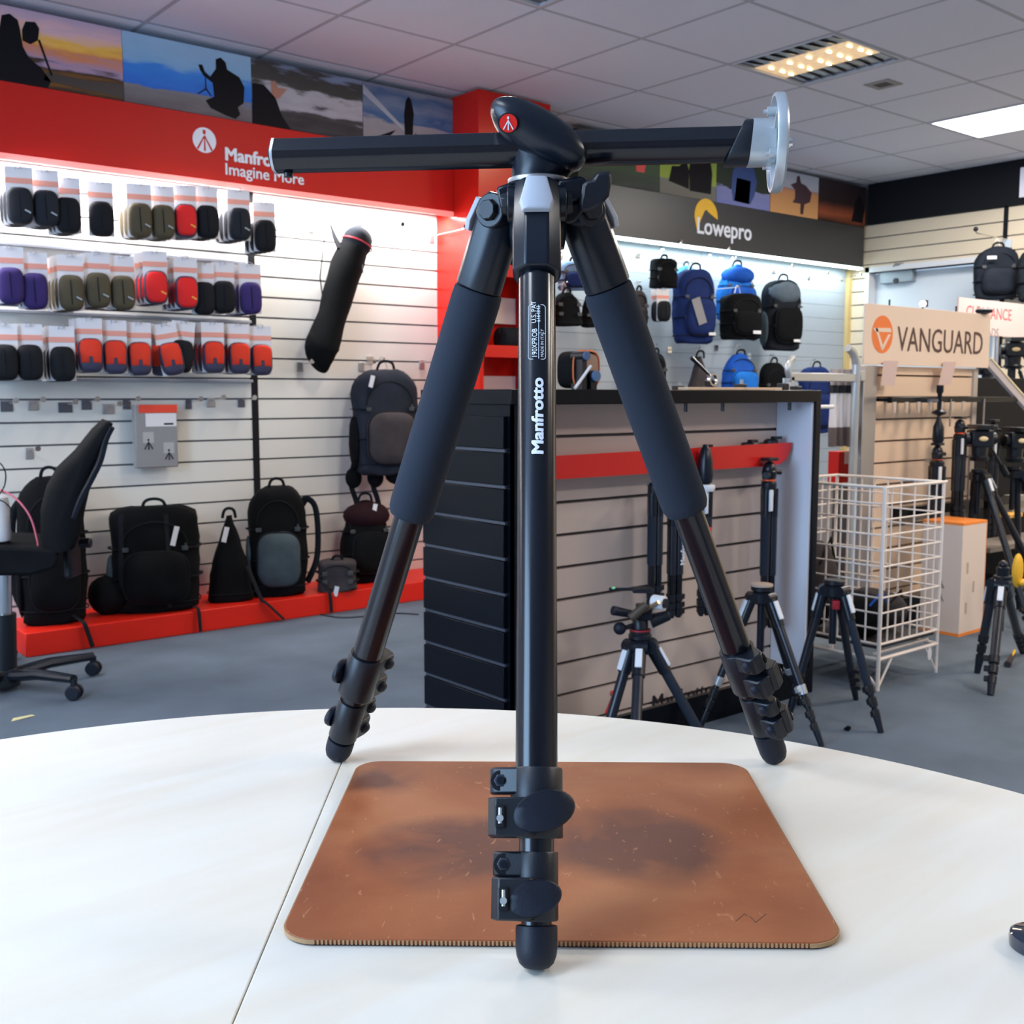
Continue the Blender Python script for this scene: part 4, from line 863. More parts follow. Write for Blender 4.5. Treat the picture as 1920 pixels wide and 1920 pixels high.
# grey boxed accessory hanging
c = U(296, 818, Y=4.9); t = thing('accessory_box', 'flat grey retail pack with a red top band hanging on the left wall', 'retail pack', (c.x, 4.9, c.z-.14))
gb = mat('grey blister card', (.27, .27, .28), .4)
G().box(c.x-.105, c.x+.095, 4.90, 4.94, c.z-.145, c.z+.145).build('card', gb, t, True, bevel=.006)
G().box(c.x-.085, c.x+.095, 4.898, 4.901, c.z+.108, c.z+.145).build('red_band', mat('red card band', (.80, .06, .03), .45), t, True)
G().box(c.x-.055, c.x+.09, 4.8985, 4.901, c.z+.045, c.z+.105).build('white_panel', card_white, t, True)
G().box(c.x+.03, c.x+.075, 4.8975, 4.9, c.z+.052, c.z+.060).build('printed_mark', ink, t, True)
for q, (a, b) in enumerate(((-.05, -.01), (.045, -.06))): 
    G().box(c.x+a-.02, c.x+a+.03, 4.8985, 4.901, c.z+b-.02, c.z+b+.03).build('picture', mat('pale print', (.42, .42, .43), .5), t, True)
    tripod_mark(G(), MY(c.x+a+.005, 4.898, c.z+b-.025), .03, 0, .001).build('printed_mark', ink, t, True)
G().box(c.x-.010, c.x+.010, 4.94, 4.98, c.z+.12, c.z+.135).build('hang_tab', grey_pl, t, True)
# ======================= BAGS =======================
def bag_col(c, k='x'): return mat('nylon '+k, c, .8, spec=.18, bump=.5, bscale=350, var=.22, vscale=11)
navy = bag_col((.010, .024, .115), 'navy'); blue = bag_col((.014, .16, .58), 'bright blue'); royal = bag_col((.012, .085, .42), 'royal blue')
sky = bag_col((.10, .38, .80), 'sky blue'); greyb = bag_col((.055, .075, .085), 'grey'); brown = bag_col((.050, .042, .045), 'brown grey'); wine = bag_col((.022, .006, .009), 'wine')
PLZ = .1
buckle_m = mat('grey buckle', (.05, .055, .06), .4)
def bag_trim(o, w, d, h, prof, shape):
    # curved zip over the upper front, side compression straps with buckles, base seam
    def P(x, t, off=.004):
        k = prof(t); hw, hd = w/2*k, d/2*(.55+.45*k); q = min(.999, abs(x)/max(hw, 1e-4)); y = -hd*(1-q**3.4)**(1/3.4)
        return Vector((x, y+d*.12*t*(1 if shape != 'box' else 0)-off, h*t))
    if shape != 'tear':
        pts = []
        for k in range(15):
            a = PI*k/14; pts.append(P(-math.cos(a)*w*.36, .66+math.sin(a)*.22))
        G().tube(pts, .0032, n=5).build('upper_zip', web_k, o)
        G().obox(P(w*.34, .64, .010), (.008, .004, .026)).build('zip_pull', buckle_m, o)
        for s_ in (-1, 1):
            for t in (.34, .62):
                pts = [P(s_*w*q, t, .006) for q in (.30, .36, .42, .46)]+[Vector((s_*(w/2*prof(t)+.004), -d*.12, h*t)), Vector((s_*(w/2*prof(t)+.005), d*.2, h*t))]
                G().tube(pts, .0085, n=6, flat=.3).build('side_strap', web_k, o)
                G().obox(P(s_*w*.33, t, .011), (.026, .007, .020)).build('buckle', buckle_m, o, bevel=.002)
    G().tube([Vector((x, y, 0))*1.0+Vector((0, d*.015, h*.10)) for x, y in sup(30, w/2*1.005, d/2*1.01, 3.4)], .0028, n=5, close=True).build('base_seam', web_k, o)
def bag(name, label, cat, l, r, t, b, Yc, body=fabric_k, front=None, th=22, dr=.55, shape='pack', pocket=True, handle=True, strap=None, logo=None, hang=False, base=None, ftop=None, side=None, lean=0, patch=None, group=None, zipc=None, tagw=None, roll=0, tails=None):
    pc = U((l+r)/2, (t+b)/2, Y=Yc); F = cA*pc.x+sA*pc.y; th_ = math.radians(th)
    tot = (r-l)/FP*F*1.02; w = tot/(math.cos(th_)+dr*math.sin(th_)); d = w*dr
    z0 = U((l+r)/2, b, Y=Yc).z if base is None else base; z1 = U((l+r)/2, t, Y=Yc).z; h = z1-z0
    o = thing(name, label, cat, (pc.x, pc.y, z0), group=group); o.rotation_euler = (lean, roll, YAW-PI/2+th_)
    def prof(t_):
        if shape == 'pack': return (.93+.07*min(1, t_*4))*(1 if t_ < .72 else math.sqrt(max(0, 1-((t_-.72)/.30)**2.4)))
        if shape == 'dome': return math.sqrt(max(.02, 1-(max(0, t_-.25)/.76)**2))
        if shape == 'tear': return max(.06, (1-t_**1.6))*.92+.06
        if shape == 'box': return 1 if t_ < .90 else math.sqrt(max(0, 1-((t_-.90)/.13)**2))
        return 1
    rings = []; ts = [0, .03, .08, .15, .22, .30, .38, .46, .54, .62, .69, .76, .83, .89, .94, .975, 1]
    for t_ in ts:
        k = prof(t_); e = .86 if t_ == 0 else 1
        rings.append([(x*e, y*e+d*.12*t_*(1 if shape != 'box' else 0), h*t_) for x, y in sup(40, w/2*k, d/2*(.55+.45*k), 3.4)])
    bd = G().loft(rings).wob(.014*min(1, w/.3), 8).wob(.006*min(1, w/.3), 26).build('body', body, o, angle=70)
    bag_trim(o, w, d, h, prof, shape)
    fm = front or body
    if pocket:
        pw, ph, pz = w*.74, h*.50, h*.10; rg = []
        for y_, k in ((-d/2+.01, 1), (-d/2-.018*(w/.3), 1), (-d/2-.034*(w/.3), .90), (-d/2-.040*(w/.3), .6), (-d/2-.042*(w/.3), .15)):
            rg.append([(x*k, y_, pz+ph/2+z*k) for x, z in sup(26, pw/2, ph/2, 3.6)])
        G().loft(rg).wob(.006, 12).build('front_pocket', fm, o, angle=60)
        z_ = [(x*1.0, -d/2-.019*(w/.3), pz+ph/2+z) for x, z in sup(26, pw/2, ph/2, 3.6)]
        G().tube(z_, .0035, n=5, close=True).build('zip', zipc or web_k, o)
    if ftop is not None:   # rounded flap at the top
        G().ell((0, -d*.10, h*.81), (w*.455, d*.55, h*.175), n=22, m=9).wob(.006, 12).build('lid', ftop, o, angle=70)
    if side is not None:
        G().ell((-w*.50, 0, h*.30), (w*.07, d*.36, h*.25), n=18).wob(.005, 12).build('side_pocket', side, o, angle=70)
    if handle:
        G().tube([(-w*.14, 0, h*.97), (-w*.10, -.01, h*1.03+.012), (0, -.01, h*1.045+.016), (w*.10, -.01, h*1.03+.012), (w*.14, 0, h*.97)], .007, n=8, flat=.5).build('top_handle', web_k, o)
    if hang:
        G().tube([(-w*.10, d*.3, h*.96), (-w*.03, d*.35, h+.055), (w*.03, d*.35, h+.055), (w*.10, d*.3, h*.96)], .0022, n=6).build('hang_cord', steel, o)
    if strap == 'right':
        G().tube([(w*.42, d*.1, h*.82), (w*.52, d*.05, h*.88), (w*.66, 0, h*.80), (w*.70, 0, h*.55), (w*.66, 0, h*.30), (w*.50, d*.1, h*.10)], .020*w/.3, n=8, flat=.35).build('shoulder_strap', web_k, o)
    if strap == 'left':
        G().tube([(-w*.42, d*.2, h*.85), (-w*.56, d*.25, h*.74), (-w*.60, d*.25, h*.5), (-w*.56, d*.2, h*.22), (-w*.44, d*.2, h*.08)], .020*w/.3, n=8, flat=.35).build('shoulder_strap', web_k, o)
    if logo: G().obox((w*logo[0], -d/2-.040*(w/.3) if pocket else -d/2-.004, h*logo[1]), (.05*logo[2], .005, .018*logo[2])).build('label_patch', white_pl, o, bevel=.001)
    if patch:
        G().obox((w*patch[0], -d/2-.048*(w/.3), h*patch[1]), (w*patch[2], .003, h*patch[3]), Matrix.Rotation(patch[4], 3, 'Y')).build('swing_tag', mat('grey swing tag', (.24, .24, .26), .4), o)
    if tagw:
        G().obox((w*tagw[0], -d/2-.012, h*tagw[1]), (.022, .003, .055*tagw[2]), Matrix.Rotation(.25, 3, 'Y')).build('price_tag', card_white, o)
    for x_, z_, l_, a_ in (tails or ()):   # loose straps lie over the plinth edge and hang down in front of it
        p0 = o.matrix_basis @ Vector((w*x_, -d/2+.01, h*z_)); dx = math.sin(a_)*l_
        G().tube([p0, (p0.x+.01+dx*.2, 4.622, .118), (p0.x+.012+dx*.3, 4.602, .100), (p0.x+.015+dx, 4.596, max(.01, .1-l_))], .010, n=6, flat=.3).build('strap_tail', web_k, o, True)
    if hang and Yc < Y1 and pc.x < 7.2:
        q = o.matrix_basis @ Vector((0, d*.35, h+.050)); hk = thing('display_hook', 'wire hook holding the '+' '.join(label.split()[:11]), 'hook', (q.x, Y1, q.z))
        G().tube([(q.x, Y1-.001, q.z), (q.x, q.y-.02, q.z), (q.x, q.y-.03, q.z+.012)], .003, n=6).build('arm', chrome, hk, True)
        G().box(q.x-.02, q.x+.02, Y1-.007, Y1-.001, q.z-.02, q.z+.02).build('bracket', chrome, hk, True)
    return o, w, d, h
# --- standing on the red plinth
bag('backpack', 'black backpack standing on red plinth behind the office chair', 'backpack', 32, 166, 895, 1192, 4.78, th=25, dr=.6, base=PLZ, strap='left', side=fabric_k, tails=[(.25, .06, .10, .3)])
o, w, d, h = bag('rolling_bag', 'largest boxy black bag on red plinth right of the office chair', 'bag', 205, 380, 950, 1160, 4.78, body=fabric_k, th=18, dr=.55, shape='box', base=PLZ, side=greyb, tagw=(.22, .74, 1.6), tails=[(.40, .04, .10, 0)])
G().tube([(-w*.38, -d*.42, h*.05), (-w*.38, -d*.5, h*.5), (-w*.36, -d*.4, h*.96)], .012, n=8, flat=.4).build('side_strap', web_k, o)
G().tube([(w*.14, -d*.52, h*.05), (w*.15, -d*.57, h*.5), (w*.13, -d*.46, h*.95)], .010, n=8, flat=.4).build('side_strap', web_k, o)
G().ell((-w*.52, -d*.2, h*.18), (w*.24, d*.4, h*.19), n=18).wob(.01, 9).build('side_pouch', fabric_k, o, angle=70)
bag('sling_bag', 'black teardrop sling bag on red plinth with strap trailing to the floor', 'bag', 383, 480, 966, 1126, 4.76, th=20, dr=.6, shape='tear', base=PLZ, pocket=False, handle=True, tagw=(-.12, .80, 1.3), tails=[(.34, .42, .30, .42)])
bag('backpack', 'tall black backpack on red plinth with blue-grey front panel and open shoulder strap', 'backpack', 462, 580, 912, 1116, 4.76, th=14, dr=.62, base=PLZ, pocket=True, front=greyb, side=bag_col((.07, .10, .13), 'slate'), strap='right', tagw=None)
bag('backpack', 'black and wine backpack leaning back on red plinth beside the big tripod leg', 'backpack', 636, 745, 938, 1112, 4.80, body=fabric_k, front=fabric_k, th=24, dr=.55, shape='dome', base=PLZ, ftop=wine, handle=True, tagw=(.1, .9, .7), lean=-.12)
bag('camera_case', 'small charcoal camera case in front of the wine topped backpack on the plinth', 'bag', 594, 672, 1050, 1116, 4.68, body=brown, th=10, dr=.7, shape='box', base=PLZ, pocket=False, handle=True, tagw=(-.05, .05, .9), tails=[(-.45, .5, .16, 0)])
# --- hanging on the left wall
o, w, d, h = bag('backpack', 'large black backpack hanging on left wall beside the big tripod grip', 'backpack', 656, 792, 692, 888, 4.80, body=bag_col((.020, .024, .036), 'blue black'), front=brown, th=24, dr=.5, hang=True, tagw=(-.30, .88, 1.1), side=fabric_k)
for sx in (-.46, -.12):
    G().tube([(w*sx, d*.3, h*.12), (w*sx-.02, d*.3, -.05), (w*sx+.01, d*.3, -.16), (w*(sx+.05), d*.3, -.30)], .014, n=8, flat=.35).build('hip_strap', web_k, o)
    G().ell((w*sx-.01, d*.2, -.02), (.045, .035, .055), n=14).build('hip_pad', fabric_k, o, angle=70)
G().ell((w*.25, 0, -.01), (w*.28, d*.35, .055), n=14).build('hip_pad', fabric_k, o, angle=70)
# tripod bag hanging on its strap
def at(px, py, Y=4.87): return U(px, py, Y=Y)
t = thing('tripod_bag', 'long slanting black tripod bag with grey end cap and red piping hanging on left wall', 'bag', tuple(at(625, 700)))
cl = [(663, 466, .074), (650, 500, .084), (636, 545, .080), (624, 590, .075), (612, 628, .082), (603, 655, .086), (605, 682, .052), (612, 699, .010)]
ptsb = [at(x, y) for x, y, _ in cl]
G().tube(ptsb, [r_ for *_, r_ in cl], n=18).wob(.006, 12).build('body', fabric_k, t, True, angle=70)
a, b = at(668, 458), at(676, 436); R_ = basis(b-a)
G().ell(a+(b-a)*.15, (.080, .072, .085), R_, n=20).build('end_cap', fabric_g, t, True, angle=70)
G().tube([a+R_@Vector((.083*math.cos(q), .083*math.sin(q), .0)) for q in [2*PI*k/24 for k in range(24)]], .004, n=6, close=True).build('piping', mat('red piping', (.6, .02, .04), .5), t, True)
G().ell(at(590, 652), (.05, .05, .085), n=14).build('foot_pocket', fabric_k, t, True, angle=70)
G().tube([at(612, 610, 4.86), at(600, 520, 4.88), at(611, 422, 4.93)], .0035, n=6).build('thin_strap', web_k, t, True)
G().tube([at(620, 422, 4.93), at(628, 445, 4.9), at(638, 466, 4.86)], [.006, .015, .022], n=8, flat=.4).build('wide_strap', web_k, t, True)
G().tube([at(678, 478, 4.80), at(680, 500, 4.80), at(683, 520, 4.80)], .002, n=5).build('zip_cord', steel, t, True)
G().tube([(at(615, 420, 4.98).x, 4.98, at(615, 420, 4.98).z), tuple(at(616, 422, 4.92))], .004, n=6).build('hook', chrome, t, True)
# --- back wall (grey slats)
bag('camera_bag', 'small black box bag hanging highest on the back wall', 'bag', 1216, 1272, 486, 541, 4.74, th=20, dr=.6, shape='box', hang=True, pocket=True)
bag('backpack', 'sky blue backpack mostly hidden between the small black bag and the navy one', 'backpack', 1266, 1306, 499, 560, 4.86, body=sky, th=10, dr=.4, pocket=False, hang=True)
bag('backpack', 'navy blue backpack with grey swing tag hanging on the back wall', 'backpack', 1258, 1346, 505, 644, 4.70, body=navy, th=22, dr=.5, hang=True, logo=(.25, .12, 1), patch=(-.12, .42, .22, .36, -.35))
bag('backpack', 'bright blue backpack hanging behind the black shoulder case', 'backpack', 1340, 1421, 498, 600, 4.82, body=blue, front=royal, th=22, dr=.55, shape='dome', hang=True, pocket=True, ftop=royal)
bag('camera_case', 'black shoulder case hanging in front of the bright blue backpack', 'bag', 1346, 1432, 552, 637, 4.62, body=fabric_k, th=22, dr=.5, shape='box', hang=True, logo=(.2, .15, 1.2), handle=False)
bag('backpack', 'dark grey backpack hanging at right end of the back wall', 'backpack', 1424, 1508, 525, 657, 4.70, body=fabric_g, front=fabric_k, th=20, dr=.5, hang=True, side=greyb, ftop=bag_col((.10, .13, .16), 'ash'), logo=(.18, .13, 1))
bag('backpack', 'bright blue backpack low on the back wall just above the counter', 'backpack', 1350, 1425, 664, 745, 4.75, body=royal, front=blue, th=20, dr=.5, shape='dome', hang=True)
bag('backpack', 'black backpack low on the back wall below the dark grey one', 'backpack', 1420, 1478, 680, 790, 4.75, body=fabric_k, th=20, dr=.5, hang=True)
bag('backpack', 'dark brown-grey backpack with a red badge just above the counter', 'backpack', 1277, 1345, 668, 790, 4.70, body=brown, th=20, dr=.5, shape='tear', hang=True, pocket=False)
bag('backpack', 'navy backpack hanging behind the silver crossbar frame', 'backpack', 1492, 1565, 688, 812, 4.72, body=navy, th=22, dr=.5, hang=True)
bag('camera_bag', 'large black holster bag seen right of the front tripod tube', 'bag', 1030, 1094, 548, 612, 4.72, th=20, dr=.7, shape='dome', pocket=False, hang=True)
bag('camera_bag', 'black holster bag seen left of the foam grip behind the tripod', 'bag', 1088, 1136, 550, 614, 4.76, th=20, dr=.6, shape='dome', pocket=False, hang=True)
bag('camera_bag', 'blue and black bag hanging between front tube and right tripod leg', 'bag', 1044, 1108, 490, 545, 4.84, body=bag_col((.16, .26, .42), 'steel blue'), front=navy, th=16, dr=.5, hang=True)
bag('camera_bag', 'small black bag right of the foam grip near the carded pouch', 'bag', 1178, 1216, 545, 622, 4.76, body=brown, th=18, dr=.6, hang=True, pocket=True)
bag('camera_bag', 'dark bag low on the back wall right of the foam grip', 'bag', 1205, 1252, 662, 745, 4.80, body=fabric_g, th=18, dr=.6, hang=True, pocket=False)
place_pack('black', 1240, 584, 'lone black pouch on a white card on the back wall', back=1, Yp=4.66, s=.95)
for i, (px, py) in enumerate(((1241, 466), (1330, 478), (1516, 522), (1578, 524), (1450, 509))):
    empty_hook(px, py, f'{ordn[i]} bright hook end from left in the strip light of the back wall', arm=.16, m=chrome, w=.03, hgt=.03)
# black lens pouches in the red shelf unit
for px, py, rr, z, lb in ((955, 622, .062, 1.32, 'black lens pouch lying on the middle red shelf'), (958, 484, .05, 1.75, 'black lens pouch on the top red shelf')):
    c = U(px, py, Y=4.70); t = thing('lens_pouch', lb, 'pouch', (c.x+.03, 4.72, z))
    G().lathe([(-.085, rr*.85), (-.08, rr), (-.05, rr*1.02), (.05, rr), (.08, rr*.97), (.085, rr*.8)], (0, 0, rr), (1, .0, 0), n=22).wob(.004, 20).build('body', fabric_g, t, angle=60)
    G().tube([(-.088, -.02, rr), (-.11, -.03, rr+.03), (-.09, -.01, rr*1.9)], .004, n=6).build('strap', web_k, t)

# ======================= THINGS ON THE COUNTER TOP =======================
def ctop(px, Y=2.5): return U(px, 733, Y=Y).x
c0 = ctop(1080, 2.5); t = thing('camera_insert_case', 'open black padded case with orange lining on the counter top', 'case', (c0, 2.5, ZC))
h_ = .115
pts = [(x, z+h_/2+.004) for x, z in sup(26, .055, h_/2, 3.5)]
G().loft([[(x, -.045, z) for x, z in pts], [(x, .03, z) for x, z in pts]]).build('shell', fabric_k, t, bevel=.004)
G().loft([[(x*.55+.012, -.055, (z-h_/2)*.82+h_/2) for x, z in pts], [(x*.6+.012, -.043, (z-h_/2)*.86+h_/2) for x, z in pts]]).build('lining', mat('tan lining', (.42, .26, .18), .7), t)
G().tube([(x*1.0, -.046, z) for x, z in pts], .0028, n=5, close=True).build('orange_zip', mat('orange zip', (.75, .18, .04), .6), t)
for i, (px, py, rr, cc, lb) in enumerate(((1105, 667, .014, (.06, .12, .24), 'upper blue capped lens bottle beside the open case'), (1123, 705, .017, (.07, .16, .32), 'lower blue capped lens bottle beside the open case'))):
    c = U(px, py, Y=2.40); t = thing('lens', lb, 'lens', (c.x, 2.42, ZC)); hh = c.z-ZC
    G().cyl((0, -.005, hh), (0, .05, hh), rr*1.05, n=22).box(-rr*.7, rr*.7, .0, .05, 0, hh).build('barrel', black_plastic, t, bevel=.001)
    G().cyl((0, -.012, hh), (0, -.005, hh), rr, n=22).build('cap', mat('blue cap %d' % i, cc, .4), t, bevel=.001)
a, b = U(1078, 712, Y=2.36), U(1108, 686, Y=2.36)
t = thing('light_stick', 'short pale stick leaning against the open case on the counter', 'stick', (a.x, 2.36, ZC))
G().cyl((a.x, 2.36, ZC+.003), tuple(b), .0045, n=8).build('stick', card_white, t, True)
c = U(1245, 712, Y=2.36); t = thing('ball_mount', 'small dark tripod head with hanging white tag on the counter top', 'tripod head', (c.x+.02, 2.40, ZC))
G().lathe([(0, .02), (.006, .02), (.01, .013), (.045, .014), (.05, .010), (.06, .016), (.068, .016)], n=16).build('body', black_plastic, t)
G().obox((-.028, -.02, .018), (.018, .002, .018), Matrix.Rotation(.78, 3, 'Y')).build('tag', card_white, t)
G().tube([(-.025, -.02, .028), (-.018, -.018, .05), (-.005, -.005, .062)], .0012, n=5).build('tag_string', card_white, t)
c = U(1345, 708, Y=2.36); t = thing('pan_head', 'pan tripod head with shiny ring and long lever on the counter top', 'tripod head', (c.x, 2.40, ZC))
G().lathe([(0, .026), (.008, .026), (.012, .018), (.03, .02), (.036, .012)], (.012, 0, 0), n=16).build('body', black_plastic, t)
G().loft([[Vector((-.004+r_*math.cos(q), y_, .034+r_*math.sin(q))) for q in [2*PI*k/24 for k in range(24)]] for r_, y_ in ((.016, -.03), (.0215, -.03), (.0215, -.018), (.016, -.018))], close=True, cap=False).build('ring', chrome, t)
G().tube([(-.01, -.02, .045), (-.045, -.01, .075), (-.085, 0, .105)], [.004, .005, .007], n=8).build('lever', satin_black, t)
for px, lb, hh in ((1388, 'short black clamp standing on counter between blue bags', .03), (1468, 'black clamp with little screw at right end of counter top', .036), (1492, 'row of little black plates at the corner of the counter top', .022), (1272, 'low black camera plate on the counter top', .02)):
    c = ctop(px, 2.4); t = thing('camera_clamp', lb, 'clamp', (c, 2.4, ZC))
    G().obox((0, 0, hh*.35), (.035, .03, hh*.7)).build('body', black_plastic, t, bevel=.003)
    G().cyl((.006, 0, hh*.6), (.006, 0, hh*1.2), .006, n=10).build('screw', silver, t)
for pa, pb, lb in ((1280, 1385, 'long pale wooden board lying along the counter top'), (1392, 1455, 'short pale wooden board at the right on the counter top')):
    xa, xb = ctop(pa, 2.31), ctop(pb, 2.31)
    t = thing('wooden_board', lb, 'board', ((xa+xb)/2, 2.30, ZC)); G().box(xa, xb, 2.285, 2.33, ZC, ZC+.008).build('board', mat('pale board', (.78, .55, .36), .5), t, True, bevel=.001)

# ======================= OFFICE CHAIR =======================
FC = 3.86
chair = thing('office_chair', 'black office swivel chair cut off by the left edge of the photo', 'chair', W((8-960)/2000*FC, FC, 0))
CDIR = (U(110, 738, F=FC)-Vector((0, 0, HC))).normalized()
def C(px, py, dF=0):   # point in the chair's side plane
    k = U(px, py, F=FC); return k+CDIR*dF
prof = [(208, 792, 195, 787), (199, 815, 174, 806), (190, 850, 140, 848), (176, 885, 106, 880), (166, 915, 86, 915), (158, 950, 76, 955), (153, 985, 76, 1000), (140, 1015, 85, 1025)]
def cush(i, dF, k=1.0):
    x1, y1, x0, y0 = prof[i]; mx, my = (x0+x1)/2, (y0+y1)/2
    return [C(mx+(x-mx)*k, my+(y-my)*k, dF) for x, y in ((x0, y0), (x1, y1))]
def shell(dF, k, inset): 
    L_, R_ = [], []
    for i in range(len(prof)):
        a, b = cush(i, dF, k); L_.append(a); R_.append(b)
    return L_+R_[::-1]
hw = .22
G().loft([shell(-hw+.0, .35, 0), shell(-hw+.02, .80, 0), shell(-hw+.05, .97, 0), shell(0, 1, 0), shell(hw-.05, .97, 0), shell(hw-.02, .8, 0), shell(hw, .35, 0)]).build('backrest', fabric_k, chair, True, angle=60)
e = [(205, 797), (194, 820), (184, 858), (166, 895), (150, 925), (136, 960)]
G().tube([C(x, y, -hw+.012) for x, y in e], .011, n=8).build('back_frame', satin_black, chair, True)
G().loft([[C(x, y, dF) for x, y in ((-90, 1020), (-20, 1010), (60, 1012), (100, 1016), (112, 1028), (104, 1050), (60, 1062), (-90, 1064))] for dF in (-.22, -.19, .19, .22)]).build('seat', fabric_k, chair, True, bevel=.012)
G().obox(C(135, 1040), (.03, .10, .16), Matrix(((sA, cA, 0), (-cA, sA, 0), (0, 0, 1)))).build('back_bracket', black_plastic, chair, True, bevel=.01)
G().cyl(C(150, 1016, -.03), C(170, 1016, -.03), .018, n=14).build('tilt_knob', black_plastic, chair, True, bevel=.003)
G().cyl(C(8, 1062), C(8, 1165), .026, n=18).build('gas_column', chrome, chair, True)
G().cyl(C(8, 1150), C(8, 1262), .040, .044, n=18).build('column_cover', black_plastic, chair, True)
hubp = C(8, 1268)
G().cyl(hubp+Vector((0, 0, -.035)), hubp+Vector((0, 0, .03)), .055, .05, n=20).build('base_hub', black_plastic, chair, True, bevel=.004)
for fx, fy in ((140, 1312), (176, 1266), (18, 1238), (-110, 1262), (-70, 1330)):
    e_ = U(fx, fy, Z=0)+Vector((0, 0, .075)); m_ = hubp.lerp(e_, .5)+Vector((0, 0, .012))
    lg = G().tube([hubp, m_, e_], [.030, .025, .019], n=10, flat=.8).build('base_arm', satin_black, chair, True)
    G().cyl(e_-Vector((0, 0, .0)), e_-Vector((0, 0, .03)), .012, n=10).build('caster_stem', black_plastic, lg, True)
    ax = Vector((cA, sA, 0))
    for s_ in (-1, 1): G().cyl(e_+ax*(.006*s_)-Vector((0, 0, .047)), e_+ax*(.024*s_)-Vector((0, 0, .047)), .028, .025, n=20).build('caster_wheel', rubber, lg, True, bevel=.003)
# white bottle on the seat, cables
st = C(-6, 1024, -.10)
t = thing('white_container', 'white plastic container at left photo edge over the chair seat', 'container', tuple(st))
G().lathe([(0, .044), (.004, .050), (.034, .052), (.038, .050), (.13, .050), (.155, .046), (.168, .03), (.172, .018), (.19, .018)], tuple(C(-5, 1008, -.11)), n=28).build('body', white_pl, t, True)
t = thing('cable', 'thin black cable looping beside the white container', 'cable', tuple(C(0, 870)))
G().tube([C(x, y, -.16) for x, y in ((-20, 858), (2, 862), (14, 880), (12, 905), (0, 926), (14, 935), (26, 950), (24, 966))], .0022, n=6).build('cord', web_k, t, True)
t = thing('cable', 'pink cable running from the left edge down onto the chair seat', 'cable', tuple(C(60, 1015)))
G().tube([C(x, y, -.15) for x, y in ((-20, 905), (18, 918), (40, 935), (58, 960), (68, 990), (71, 1021), (40, 1018), (10, 1020))], .0035, n=6).build('cord', mat('pink cable', (.70, .12, .16), .4), t, True)
c = U(40, 1348, Z=0); t = thing('paper_scrap', 'small yellow paper scrap lying on the carpet by the table edge', 'paper', (c.x, c.y, .001))
G().mesh([(-.035, -.012, 0), (.045, .002, .002), (.035, .012, .004), (-.02, .02, .001)], [(0, 1, 2, 3)]).build('scrap', mat('yellow paper', (.62, .58, .30), .7), t)
c = U(1590, 1369, Z=0); t = thing('carpet_fluff', 'tiny dark fluff speck on the carpet between the two tripods at right', 'fluff', (c.x, c.y, .0))
G().ell((0, 0, .006), (.016, .01, .006)).wob(.006, 90).build('fluff', fabric_k, t)
# trailing cable by the plinth
t = thing('cable', 'thin black cable lying on the carpet along the red plinth', 'cable', tuple(U(650, 1160, Z=.004)))
G().tube([U(x, y, Z=.005) for x, y in ((600, 1152), (640, 1158), (690, 1155), (740, 1150), (785, 1152))], .003, n=5).build('cord', web_k, t, True)
# ======================= RIGHT SIDE =======================
YV = 2.76
gd = thing('slat_stand', 'free standing cream slatted display panel with grey posts under the orange logo sign', 'display stand', (4.8, 2.8, 0))
slat_v = mat('peach slat panel', (.76, .58, .44), .45)
G().box(4.37, 5.27, YV+.018, YV+.05, .02, 1.20).build('backing', mat('panel backing', (.20, .15, .12), .7), gd, True)
before = set(COL.objects)
slats(gd, 4.37, 5.262, YV, .12, 1.20, slat_v, phase=.059)
for o in list(COL.objects):
    if o not in before: o.location -= gd.location
pb, pa = U(1617, 690, Y=YV-.02).x, U(1642, 690, Y=YV-.02).x
G().box(pb, pa, YV-.03, YV+.03, 0, 1.20).build('post', steel, gd, True, bevel=.003)
G().box(5.25, 5.29, YV-.01, YV+.05, 0, 1.20).build('post', mat('grey beige post', (.45, .40, .36), .5), gd, True)
G().box(4.37, 5.60, YV-.06, YV+.05, 0, .12).build('base', black_paint, gd, True)
G().box(4.55, 5.6, YV-.05, YV-.005, .50, .545).build('black_rail', black_paint, gd, True)
# orange logo sign
s0, s1 = U(1623, 570, Y=2.72), U(1853, 690, Y=2.72)
sg = thing('brand_sign', 'peach sign board with orange round logo and large dark capital lettering', 'sign', ((s0.x+s1.x)/2, 2.72, s1.z))
G().box(s0.x, s1.x, 2.72, 2.728, s1.z, s0.z+.004).build('board', mat('peach sign board', (.80, .64, .52), .5), sg, True, bevel=.001)
c = U(1655, 627, Y=2.718); orr = .088
M = MY(c.x, 2.7195, c.z)
ogm = mat('orange logo print', (.85, .20, .04), .5)
disc(G(), M, .083, .001, 40, ry=.083).build('logo_disc', ogm, sg, True)
lg_ = G(); M2 = MY(c.x, 2.7183, c.z)
for pts in ([(-.078, .026), (.060, .030), (.070, .012), (-.060, .010)], [(-.060, .026), (-.044, .026), (.004, -.050), (-.004, -.072)], [(.045, .002), (.064, .002), (.004, -.072), (-.004, -.056)]): lg_.prism(pts, M2, 0, .0012)
lg_.build('logo_mark', MATS['peach sign board'], sg, True)
a = U(1682, 656, Y=2.718); b = U(1842, 660, Y=2.718)
tx = text('VANGUARD', .158, MY(a.x, 2.7185, a.z-.003), mat('dark brown print', (.075, .035, .030), .5), 'lettering', sg, off=0, sx=1.0)
xs_ = [v.co.x for v in tx.data.vertices]; k_ = (b.x-a.x)/(max(xs_)-min(xs_)); x_0 = min(xs_)
for v in tx.data.vertices: v.co.x = x_0+(v.co.x-x_0)*k_
for q in (4.42, 5.0): G().cyl((q, 2.724, s0.z), (q, 2.724, s0.z+.03), .004, n=6).build('sign_peg', black_plastic, sg, True)
